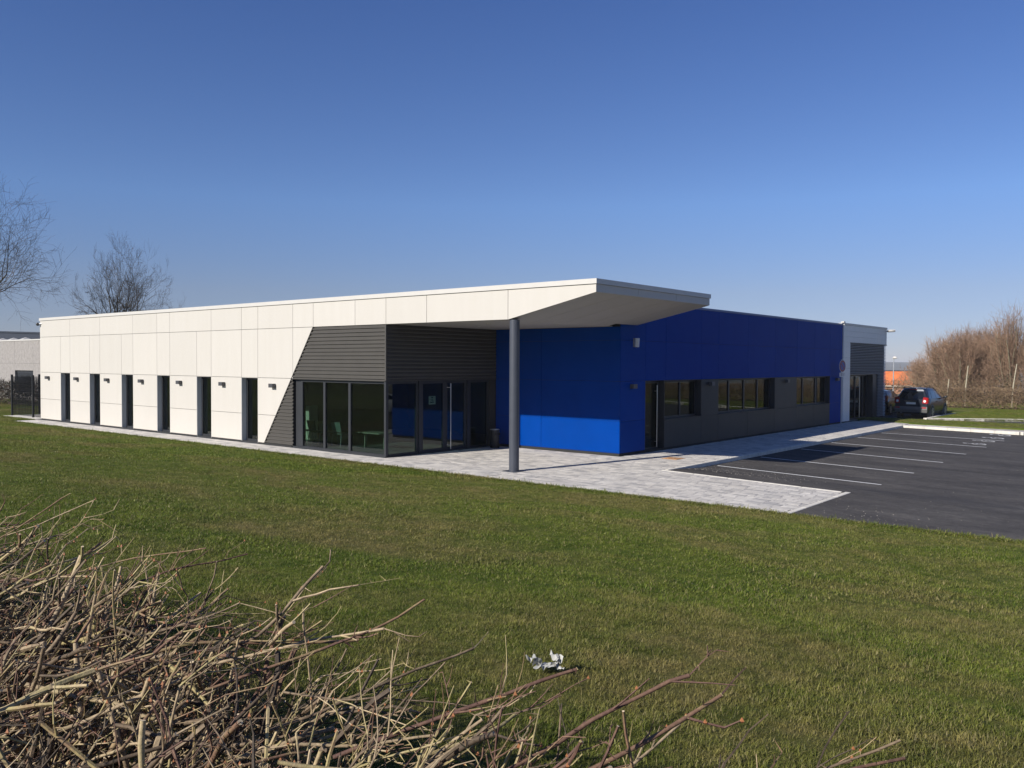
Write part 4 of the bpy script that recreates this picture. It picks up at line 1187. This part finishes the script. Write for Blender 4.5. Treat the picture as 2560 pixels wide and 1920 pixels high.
bare_tree('bare_tree', (-41.3, -.2, 0), 13.6, 5, 'large bare tree at the left picture edge with long branches reaching right', 14, 5, .66, .05, (3, 4), .20, trunk=2.6, thin=.009)
tr_ = bare_tree('bare_tree', (-41.4, 11.6, 0), 9.0, 8, 'rounded bare tree showing above the white facade roof', 5, 5, .62, .07, (3, 4), .21, trunk=2.6, thin=.010)
tr_.scale = (.62, .62, 1.0)
bare_tree('bare_tree', (-41.0, 30.0, 0), 6.6, 4, 'small bare tree whose tips just show above the roof right of the rounded tree', 6, 4, .5, .1, (3, 4), .1, trunk=1.0)
bare_tree('sapling', (-17.5, 104, -2.6), 6.2, 1, 'thin bare sapling in front of the orange tiled roof', 8, 4, .4, .12, (4, 6), .07, thin=.014)

# pollard willows: a thick low head with a fan of long upright shoots
def willow(loc, h, wd, label, seed, n=150, ivy=0, spire=0.0):
    g = np.random.default_rng(seed)
    t = empty('willow', loc, label, 'tree', 'bare willows beyond the far hedge')
    tr, sh = MB(), MB()
    tr.tube([(0, 0, -.6), (.05, 0, .3), (0, 0, .8), (0, 0, 1.1)], [.42, .36, .42, .25], 9, 0, .3)
    tips = []
    for i in range(16):
        a = g.uniform(0, 2*math.pi); s = (g.uniform(.0, 1.0)**.7)*wd/h*1.5
        d = norm(np.array([math.cos(a)*s, math.sin(a)*s, 1]))
        reach = np.hypot(d[0], d[1])
        L = h*g.uniform(.45, .7)*(1-.25*reach)
        p = np.array([math.cos(a)*.2, math.sin(a)*.2, .8]); pts = [p]
        for k in range(5): d = norm(d+g.normal(0, .07, 3)+[0, 0, .09]); p = p+d*L/5; pts.append(p)
        tr.tube(pts, np.linspace(g.uniform(.035, .07), .02, 6), 5, 0, g.uniform(0, .8)); tips.append((pts, d))
    dome = lambda r: h*(1-.55*min(1, r/wd)**2.2) if not spire else h*(1-.62*min(1, r/wd)**1.1)
    for i in range(n):
        pts, d = tips[g.integers(len(tips))]
        k = g.integers(0, 6); p = pts[k].copy()
        if g.random() < .22: p = np.array([g.normal(0, .2), g.normal(0, .2), .9])
        a = g.uniform(0, 2*math.pi); s = g.uniform(0, 1.1)*wd/h*1.2
        dd = norm(np.array([math.cos(a)*s, math.sin(a)*s, 1.0])+d*.6)
        r1 = np.hypot(p[0]+dd[0]*h*.4, p[1]+dd[1]*h*.4)
        L = np.clip((dome(r1)*g.uniform(.70, 1.0)-p[2])/max(dd[2], .4), .4, h)
        q = [p]; e = dd
        for j in range(4): e = norm(e+g.normal(0, .06, 3)+[0, 0, .05]); q.append(q[-1]+e*L/4)
        tone = g.uniform(0, 1)
        sh.tube(q, np.linspace(.017, .005, 5), 3, 0, tone)
        for m in range(17):
            u = g.uniform(.15, 1)*3.99; j = int(u); pp = q[j]+(q[j+1]-q[j])*(u-j)
            f = norm(e*.8+g.normal(0, .62, 3)); l2 = L*g.uniform(.08, .24)
            sh.tube([pp, pp+norm(f+[0, 0, .2])*l2], [.008, .004], 3, 0, g.uniform(0, 1))
    # fine brush of short twigs filling the dome
    for i in range(int(n*9)):
        a = g.uniform(0, 2*math.pi); r = wd*math.sqrt(g.uniform(0, 1))*1.02; z = .5+(dome(r)*.97-.5)*g.uniform(0, 1)**.8
        p = np.array([math.cos(a)*r, math.sin(a)*r, z]); f = norm(np.array([math.cos(a)*.5, math.sin(a)*.5, .9])+g.normal(0, .5, 3))
        sh.tube([p, p+f*g.uniform(.2, .5)], [.008, .004], 3, 0, g.uniform(0, 1))
    tr.build('trunk', M['willowbark'], t, smooth=True)
    sh.build('crown', M['willow'], t)
    if ivy:
        iv = MB()
        for i in range(ivy*3):
            z = g.uniform(0, 1)**1.7*h*.5; a = g.uniform(0, 2*math.pi); r = abs(g.normal(0, .16 if z > 2.2 else .75))
            c = np.array([math.cos(a)*r, math.sin(a)*r, z+.2]); s = g.uniform(.03, .075)
            u = norm(g.normal(0, 1, 3)); w = norm(np.cross(u, g.normal(0, 1, 3)))
            iv.add([c-u*s, c+w*s, c+u*s, c-w*s], [(0, 1, 2, 3)])
        iv.build('ivy', M['ivy'], t)
    return t
def at(px, depth, z=0.0):
    u = (px-1280)/2124.3
    return (CAM[0]+depth*(math.sin(YAW)+u*math.cos(YAW)), CAM[1]+depth*(math.cos(YAW)-u*math.sin(YAW)), z)
WL = [(2306, 74, 3.7, 2.0, 230, 40, 0, 'leftmost low bare willow of the row beyond the hedge, beside the orange roof'),
      (2352, 71, 5.3, 2.5, 380, 60, 0, 'rounded bare willow second from the left of the row beyond the hedge'),
      (2400, 69, 5.8, 2.6, 400, 350, 0, 'broad bare willow third in the row with dark ivy round its base'),
      (2440, 72, 6.3, 2.4, 380, 150, 0, 'bare willow in the middle of the row beyond the far hedge'),
      (2480, 70, 6.7, 2.0, 330, 100, .5, 'bare willow left of the tall ivy-clad tree in the row'),
      (2524, 67, 8.3, 1.9, 220, 900, 1, 'tallest bare tree of the row, dark ivy climbing its stem'),
      (2590, 66, 5.6, 2.4, 300, 300, 0, 'bare willow at the right picture edge, right of the tall ivy-clad tree')]
for i, (px, dp, h, wd, n, iv, sp, lb) in enumerate(WL): willow(at(px, dp, -.1), h, wd, lb, 40+i, n, iv, sp)

# ------------------------------------------------------------------ clipped hedges (far right, far left, and behind the site)
def far_hedge(name, pts, h, w, label, dens=260, seed=1, leaf=60, wild=.05, leafmat='leafbrown', core=True, twigmat='hedgefar'):
    g = np.random.default_rng(seed)
    t = empty(name, (pts[0][0], pts[0][1], 0), label, 'hedge')
    o = (pts[0][0], pts[0][1], 0)
    tw, lf, co = MB(o), MB(o), MB(o)
    for a, b in zip(pts[:-1], pts[1:]):
        a = np.array(a, float); b = np.array(b, float); L = np.linalg.norm(b-a); d = (b-a)/L; nn = np.array([-d[1], d[0]])
        zg = a[2] if len(a) > 2 else 0.0
        d = d[:2]/np.linalg.norm(d[:2]); nn = np.array([-d[1], d[0]]); a2, b2 = a[:2], b[:2]
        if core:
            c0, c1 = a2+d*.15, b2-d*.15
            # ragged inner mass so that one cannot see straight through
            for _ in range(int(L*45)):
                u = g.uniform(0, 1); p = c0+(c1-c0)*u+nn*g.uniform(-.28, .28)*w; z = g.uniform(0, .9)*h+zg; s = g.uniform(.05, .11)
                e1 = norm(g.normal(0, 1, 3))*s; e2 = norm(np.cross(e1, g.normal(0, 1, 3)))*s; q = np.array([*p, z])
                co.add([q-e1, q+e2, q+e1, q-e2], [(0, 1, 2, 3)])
        for _ in range(int(L*dens)):
            u = g.uniform(0, 1); p = a2+(b2-a2)*u
            side = g.uniform(-.5, .5)*w; z = zg+h*(g.uniform(0, 1)**.75)
            q = np.array([*(p+nn*side), z])
            f = norm(np.array([g.normal(0, .6), g.normal(0, .6), g.normal(.5, .5)])); l = g.uniform(.15, .42)
            e = q+f*l
            e[2] = min(e[2], zg+h*(1+abs(g.normal(0, wild))))
            tw.tube([q, e], [.009, .005], 3, 0, g.uniform(0, 1))
        for _ in range(int(L*leaf)):
            u = g.uniform(0, 1); p = a2+(b2-a2)*u+nn*g.uniform(-.55, .55)*w; z = zg+g.uniform(.05, 1)*h; s = .035
            e1 = norm(g.normal(0, 1, 3))*s; e2 = norm(np.cross(e1, g.normal(0, 1, 3)))*s*.7; q = np.array([*p, z])
            lf.add([q-e1, q+e2, q+e1, q-e2], [(0, 1, 2, 3)])
    tw.build('twigs', M[twigmat], t)['kind'] = 'stuff'
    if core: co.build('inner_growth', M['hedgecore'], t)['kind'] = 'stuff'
    if leaf: lf.build('leaves', M[leafmat], t)['kind'] = 'stuff'
    return t
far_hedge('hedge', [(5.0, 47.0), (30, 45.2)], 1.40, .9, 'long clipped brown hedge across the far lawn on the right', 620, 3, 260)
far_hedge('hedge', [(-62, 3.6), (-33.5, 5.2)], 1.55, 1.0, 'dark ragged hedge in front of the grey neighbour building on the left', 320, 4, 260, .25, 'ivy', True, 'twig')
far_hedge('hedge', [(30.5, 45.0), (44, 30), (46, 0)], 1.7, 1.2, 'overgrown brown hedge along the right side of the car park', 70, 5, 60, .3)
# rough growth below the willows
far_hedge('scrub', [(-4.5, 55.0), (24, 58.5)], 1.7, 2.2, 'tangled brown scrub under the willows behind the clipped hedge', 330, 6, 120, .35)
for px, dp, h, lean, lb in ((2368, 62.5, 1.95, .12, 'short pale wooden stake standing behind the left end of the clipped hedge'), (2413, 62, 2.95, .18, 'tall pale wooden stake behind the middle of the clipped hedge'), (2530, 59, 3.1, .28, 'leaning pale wooden stake behind the right end of the clipped hedge')):
    x, y, _ = at(px, dp)
    t = empty('wooden_stake', (x, y, 0), lb, 'stake')
    mb = MB(); mb.tube([(0, 0, -.2), (lean*.3, 0, h*.5), (lean, 0, h)], [.05, .045, .035], 7, cap=0); mb.build('pole', M['wood'], t)

# ------------------------------------------------------------------ hawthorn hedge in the foreground
HG = empty('hawthorn_hedge', (17.5, -17.05, 1.3), 'hard-cut leafless hawthorn hedge of tangled pale twigs in the foreground', 'hedge')
HO = (17.5, -17.05, 1.3)
hg = np.random.default_rng(21)
def gz(x, y): return float(z_lawn(x, y))
bud = np.array([(1, 0, 0), (0, 1, 0), (-1, 0, 0), (0, -1, 0), (0, 0, 1.6), (0, 0, -1)])
budf = [(0, 1, 4), (1, 2, 4), (2, 3, 4), (3, 0, 4), (1, 0, 5), (2, 1, 5), (3, 2, 5), (0, 3, 5)]
def limb(mb, p, d, L, r, tone, lev, ztop, n=6, cap=True, kink=.11, lift=.03, twigs=True):
    k = max(3, int(L/.05))
    q = p.copy(); pts = [q.copy()]; dd = d.copy()
    for i in range(k):
        dd = norm(dd+hg.normal(0, kink, 3)*(1.9 if hg.random() < .28 else .6)+np.array([0, 0, lift])); q = q+dd*L/k; pts.append(q.copy())
        if q[2] > ztop: break
    P = np.array(pts); m = len(P)
    if m < 3: return
    rad = np.linspace(r, r*(.78 if lev < 2 else .5), m)
    rad *= 1+hg.uniform(-.10, .16, m)
    tn = np.clip(tone+hg.normal(0, .06), 0, 1)
    # a cut end: the last ring is sliced at a slant
    mb.tube(P, rad, n, 0, tn, cap=1 if cap else None)
    if twigs and lev < 3:
        for j in range(1, m):
            pr = (.42, .30, .14)[lev]
            if hg.random() < pr:
                sd = norm(np.cross(dd, hg.normal(0, 1, 3)))
                nd = norm((P[j]-P[j-1])/np.linalg.norm(P[j]-P[j-1])*.75+sd*.7+np.array([.22, .15, .12]))
                l2 = L*hg.uniform(.18, .6) if lev == 0 else hg.uniform(.03, .18)
                limb(SMALL, P[j].copy(), nd, l2, max(rad[j]*hg.uniform(.4, .8), .0019), np.clip(tone+hg.uniform(-.2, .35), 0, 1), lev+1, ztop+.04, 5 if lev == 0 else 4, hg.random() < .8, .13)
            if hg.random() < .22:          # knobbly node
                c = P[j]; rr_ = rad[j]*1.35
                SMALL.add(np.array([(1, 0, 0), (0, 1, 0), (-1, 0, 0), (0, -1, 0), (0, 0, 1), (0, 0, -1)])*rr_+c, budf, 0, np.clip(tn-.25, 0, 1))
            if hg.random() < .12:
                c = P[j]+norm(hg.normal(0, 1, 3))*rad[j]
                SMALL.add(bud*hg.uniform(.003, .0058)+c, budf, 2, .5)
            if hg.random() < .3:
                f = norm(hg.normal(0, 1, 3)+np.array([0, 0, .3])); l3 = hg.uniform(.012, .035)
                SMALL.tube([P[j], P[j]+f*l3], [.0019, .0004], 3, 0, tn)
SMALL = MB(HO)
hmats = [M['hawthorn'], M['cut'], M['bud']]
bigs = []
def front(x): return -16.36+.10*math.sin(x*2.3)+.06*math.sin(x*5.1)
count = 0
for i in range(3100):
    x = hg.uniform(13.0, 22.6); v = hg.uniform(0, 1); y = -17.85+v*(front(x)+17.85)
    # the hedge thins out towards its right-hand end
    if x > 18.9 and hg.random() < (x-18.9)/1.7: continue
    zg_ = gz(x, y); top = zg_+.80+.06*smooth((17.2-x)/2.0)+.09*math.sin(x*3.1)*math.sin(y*4)+hg.normal(0, .05)-.10*smooth((x-18.5)/2.5)
    upright = hg.random() < .38
    low = hg.random() < .56
    thick = hg.random() < .15
    if upright:
        p = np.array([x, y, zg_+hg.uniform(-.02, .25)])
        d = norm(np.array([hg.normal(.25, .35), hg.normal(.12, .3), 1.0])); L = hg.uniform(.25, .75); r = hg.uniform(.009, .0145) if thick else hg.uniform(.0042, .0092)
    else:
        p = np.array([x, y, zg_+hg.uniform(.10, .72)])
        d = norm(np.array([hg.normal(.62, .38), hg.normal(.40, .38), hg.normal(.16, .22)])); L = hg.uniform(.2, .58); r = hg.uniform(.008, .012) if thick else hg.uniform(.0030, .0076)
    if low: top -= hg.uniform(.10, .38)
    if hg.random() < .03: top += hg.uniform(.05, .2); r *= .6; L *= 1.1
    tone = hg.choice([hg.uniform(.0, .3), hg.uniform(.3, .6), hg.uniform(.55, .78), hg.uniform(.78, 1.0)], p=[.30, .38, .18, .14])
    depth = (np.array([x, y, top])-CAM) @ fwd
    if depth < 1.0: continue
    vis = depth > 1.0 and abs(((np.array([x, y, top])-CAM) @ rgt)/depth) < .62 and not low and r > .004
    if vis and count < 230:
        mb = MB(HO); limb(mb, p, d, L, r, tone, 0, top, 7)
        if mb.n: mb.build('branch', hmats, HG, smooth=True); count += 1
    else: limb(SMALL, p, d, L, r, tone, 0, top, 6)
# long shoots that the shears missed
for p, e, r in (((18.95, -16.5, 1.95), (19.47, -15.79, 2.19), .0055), ((19.15, -16.25, 2.02), (19.52, -15.95, 2.13), .0042), ((18.85, -16.75, 2.06), (19.25, -16.17, 2.21), .0065), ((18.75, -16.75, 2.06), (19.0, -16.05, 2.25), .0065), ((18.9, -16.6, 1.95), (19.05, -16.1, 2.13), .005),
                ((18.3, -16.6, 2.0), (18.62, -16.0, 2.24), .0075), ((17.7, -16.6, 2.02), (18.06, -15.93, 2.2), .0055), ((17.3, -16.55, 2.03), (17.62, -15.92, 2.23), .0075), ((17.45, -16.5, 2.0), (17.9, -15.95, 2.13), .006), ((18.0, -16.6, 1.98), (18.35, -15.98, 2.12), .0055),
                ((16.6, -16.5, 2.03), (16.98, -15.9, 2.28), .0045), ((16.2, -16.6, 2.05), (16.8, -16.0, 2.27), .004), ((15.5, -16.5, 2.1), (15.8, -16.1, 2.36), .0038), ((15.2, -16.4, 2.06), (15.55, -15.9, 2.33), .0036), ((16.8, -16.5, 1.98), (17.3, -15.95, 2.1), .006)):
    p = np.array(p); e = np.array(e); d = norm(e-p); mb = MB(HO)
    limb(mb, p, d, np.linalg.norm(e-p)*.92, r*.85, hg.choice([.25, .45, .85, .95]), 1, 9, 7, True, .04, 0.0)
    mb.build('branch', hmats, HG, smooth=True)
# coarse growth for the rest of the hedge, left of the picture
for i in range(1500):
    x = hg.uniform(-34, 13.2); y = hg.uniform(-17.8, -16.45); zg_ = gz(x, y)
    p = np.array([x, y, zg_+hg.uniform(0, .6)]); d = norm(np.array([hg.normal(.4, .4), hg.normal(.1, .3), .7])); L = hg.uniform(.3, .8)
    SMALL.tube([p, p+d*L*.5, p+d*L], [.012, .010, .008], 4, 0, hg.uniform(0, 1))
o = SMALL.build('twigs', hmats, HG); o['kind'] = 'stuff'; o['label'] = 'countless thin side twigs, thorns and buds filling the hedge'
# leaf litter and soil below the hedge
o = sheet('hedge_bed', np.linspace(-34, 23, 115), np.linspace(-17.95, -16.5, 6), lambda x, y: z_lawn(x, y)+.012, M['soil'])

# torn plastic on the lawn
lz = gz(16.9, -13.9)
t = empty('plastic_litter', (16.9, -13.9, lz+.03), 'crumpled piece of torn white plastic film lying on the lawn beyond the hedge', 'litter')
pg = np.random.default_rng(3)
def strip(a, b, w, nseg=8, amp=.02, name='film_strip'):
    a = np.array(a, float); b = np.array(b, float); d = norm(b-a); nn = np.array([-d[1], d[0], 0]); mb = MB(); v = []
    for i in range(nseg+1):
        c = a+(b-a)*i/nseg+np.array([0, 0, pg.uniform(0, amp)]); ww = w*pg.uniform(.7, 1.2)
        v += [c-nn*ww/2+[0, 0, pg.uniform(0, amp)], c+[0, 0, amp*pg.uniform(.3, 1.2)], c+nn*ww/2+[0, 0, pg.uniform(0, amp)]]
    mb.add(v, [f for i in range(nseg) for f in ((3*i, 3*i+1, 3*i+4, 3*i+3), (3*i+1, 3*i+2, 3*i+5, 3*i+4))]); mb.build(name, M['plastic'], t, smooth=False)
rg = rgt*np.array([1, 1, 0]); rg /= np.linalg.norm(rg); fg = np.array([-rg[1], rg[0], 0])
pp = lambda a, b: tuple(rg*a*.62+fg*b*.6)
strip(pp(-.10, -.045), pp(.10, -.05), .035); strip(pp(-.07, .04), pp(.16, .035), .05); strip(pp(-.16, .03), pp(-.06, .06), .07, 5, .05); strip(pp(.17, .05), pp(.09, -.05), .04, 6, .04); strip(pp(.13, -.02), pp(.20, -.10), .015, 5); strip(pp(.08, .10), pp(.15, .0), .03, 5, .05); strip(pp(-.07, .05), pp(-.05, -.03), .05, 5, .04)

# ------------------------------------------------------------------ grass
def tuft(n, hmin, hmax, w, rad, seed):
    g = np.random.default_rng(seed); mb = MB()
    for i in range(n):
        a = g.uniform(0, 2*math.pi); r = rad*math.sqrt(g.uniform(0, 1)); p = np.array([math.cos(a)*r, math.sin(a)*r, -.006])
        h = g.uniform(hmin, hmax); b = g.uniform(0, 2*math.pi); ln = g.uniform(.3, 1.6)*h; f = np.array([math.cos(b), math.sin(b), 0]); sd = np.array([-f[1], f[0], 0])*w*g.uniform(.6, 1.2)/2
        m = p+f*ln*.35+[0, 0, h*.6]; e = p+f*ln+[0, 0, h*g.uniform(.75, 1)]
        mb.add([p-sd, p+sd, m+sd*.8, m-sd*.8], [(0, 1, 2, 3)], 0, g.uniform(0, 1)); tn = mb.tone[-1][0]
        mb.add([m-sd*.8, m+sd*.8, e], [(0, 1, 2)], 0, tn)
    return mb
def grass(name, label, pts, scl, tufts):
    col = bpy.data.collections.new('tufts_'+name)
    for i, tf in enumerate(tufts):
        me = tf.build('tuft', M['blade'], link=False); ob = bpy.data.objects.new('tuft', me); col.objects.link(ob)
    me = bpy.data.meshes.new(name); me.vertices.add(len(pts)); me.vertices.foreach_set('co', np.asarray(pts).ravel()); me.update()
    n = len(pts)
    rot = np.stack([rng.normal(0, .12, n), rng.normal(0, .12, n), rng.uniform(0, 6.283, n)], 1)
    a = me.attributes.new('rot', 'FLOAT_VECTOR', 'POINT'); a.data.foreach_set('vector', rot.ravel())
    a = me.attributes.new('scl', 'FLOAT', 'POINT'); a.data.foreach_set('value', scl)
    a = me.attributes.new('pick', 'INT', 'POINT'); a.data.foreach_set('value', rng.integers(0, len(tufts), n))
    o = bpy.data.objects.new(name, me); COL.objects.link(o)
    tag(o, label, 'grass', None, 'stuff')
    ng = bpy.data.node_groups.new('scatter_'+name, 'GeometryNodeTree')
    ng.interface.new_socket('Geometry', in_out='INPUT', socket_type='NodeSocketGeometry')
    ng.interface.new_socket('Geometry', in_out='OUTPUT', socket_type='NodeSocketGeometry')
    N_ = ng.nodes; gi = N_.new('NodeGroupInput'); go = N_.new('NodeGroupOutput')
    iop = N_.new('GeometryNodeInstanceOnPoints'); ci = N_.new('GeometryNodeCollectionInfo')
    ci.inputs['Collection'].default_value = col; ci.inputs['Separate Children'].default_value = True; ci.inputs['Reset Children'].default_value = True
    def attr(nm, ty):
        q = N_.new('GeometryNodeInputNamedAttribute'); q.data_type = ty; q.inputs['Name'].default_value = nm
        return [s for s in q.outputs if s.enabled and s.name == 'Attribute'][0]
    ng.links.new(gi.outputs[0], iop.inputs['Points']); ng.links.new(ci.outputs[0], iop.inputs['Instance'])
    iop.inputs['Pick Instance'].default_value = True
    ng.links.new(attr('pick', 'INT'), iop.inputs['Instance Index']); ng.links.new(attr('rot', 'FLOAT_VECTOR'), iop.inputs['Rotation']); ng.links.new(attr('scl', 'FLOAT'), iop.inputs['Scale'])
    ng.links.new(iop.outputs[0], go.inputs[0])
    md = o.modifiers.new('scatter', 'NODES'); md.node_group = ng
    return o
def scatter(x0, x1, y0, y1, dens, dmin, dmax, zf, margin=.72, cond=None):
    n = int((x1-x0)*(y1-y0)*dens)
    x = rng.uniform(x0, x1, n); y = rng.uniform(y0, y1, n)
    c = np.stack([x, y, np.ones(n)], 1)-CAM; d = c @ fwd; u = np.abs((c @ rgt)/np.maximum(d, .1))
    k = (d > dmin) & (d < dmax) & ((u < margin) | (d < 3.5))
    if cond is not None: k &= cond(x, y)
    x, y = x[k], y[k]
    return np.stack([x, y, zf(x, y)], 1)
near_t = [tuft(20, .010, .034, .0032, .050, 60+i) for i in range(7)]
midt = [tuft(18, .012, .036, .0055, .080, 70+i) for i in range(6)]
fart = [tuft(16, .02, .045, .011, .14, 80+i) for i in range(4)]
P = scatter(8, 30, -17.9, -7, 760, .5, 8.0, z_lawn)
def lush(P):
    x, y = P[:, 0], P[:, 1]
    n = np.sin(x*1.7+np.sin(y*2.3)*1.3)*np.sin(y*1.9+np.sin(x*1.1)*1.7)+.6*np.sin(x*4.3+y*3.1)*np.sin(y*5.2-x*2.2)
    return rng.uniform(.65, 1.2, len(P))*(1+.28*n)
grass('grass', 'short lawn grass close to the foreground hedge', P, lush(P), near_t)
P = scatter(-5, 34, -15, -1.66, 300, 8.0, 21, z_lawn)
grass('grass', 'short lawn grass in the middle of the lawn', P, lush(P), midt)
P = scatter(-60, 8, -30, -1.68, 70, 21, 70, z_lawn)
P2 = scatter(-60, -26.2, -1.68, 5, 60, 21, 75, lambda x, y: 0.035+0*x, cond=lambda x, y: ~((x > -30.1) & (y > -.28) & (y < 1.9)))
P3 = scatter(-3, 26, 29, 47, 60, 21, 75, lambda x, y: 0.05+0*x, cond=lambda x, y: ((x > 8.0) & (y > 33.2+(x-7.6)*.58)) | ((y < 31.5) & (x < 13) & (x > 2.2) & (y > 28.4+np.clip((8.1-x)*.53, 0, 1.5))))
P = np.vstack([P, P2, P3])
grass('grass', 'lawn grass at the far left and beyond the car park', P, rng.uniform(.7, 1.2, len(P)), fart)
# longer grass along the paved edge
x = rng.uniform(-26, 30, 9000); y = -1.72+rng.normal(0, .035, 9000)
P = np.stack([x, y, z_lawn(x, np.minimum(y, -1.7))], 1)
grass('grass', 'ragged grass fringe along the paved edge', P, rng.uniform(1.0, 2.4, len(P)), midt)

# ------------------------------------------------------------------ haze
mb = MB(); mb.box(-9200, 9200, -9200, 9220, -60, 15.5)
hz = mb.build('haze', [])
hz['kind'] = 'stuff'
k = NT('haze_air'); k.t.nodes.remove(k.b)
vp = k.n('ShaderNodeVolumePrincipled')
vp.inputs['Color'].default_value = (0.86, 0.90, 0.97, 1); vp.inputs['Density'].default_value = 0.00026; vp.inputs['Anisotropy'].default_value = 0.0
k.l(vp.outputs[0], k.out.inputs['Volume'])
hz.data.materials.append(k.m)
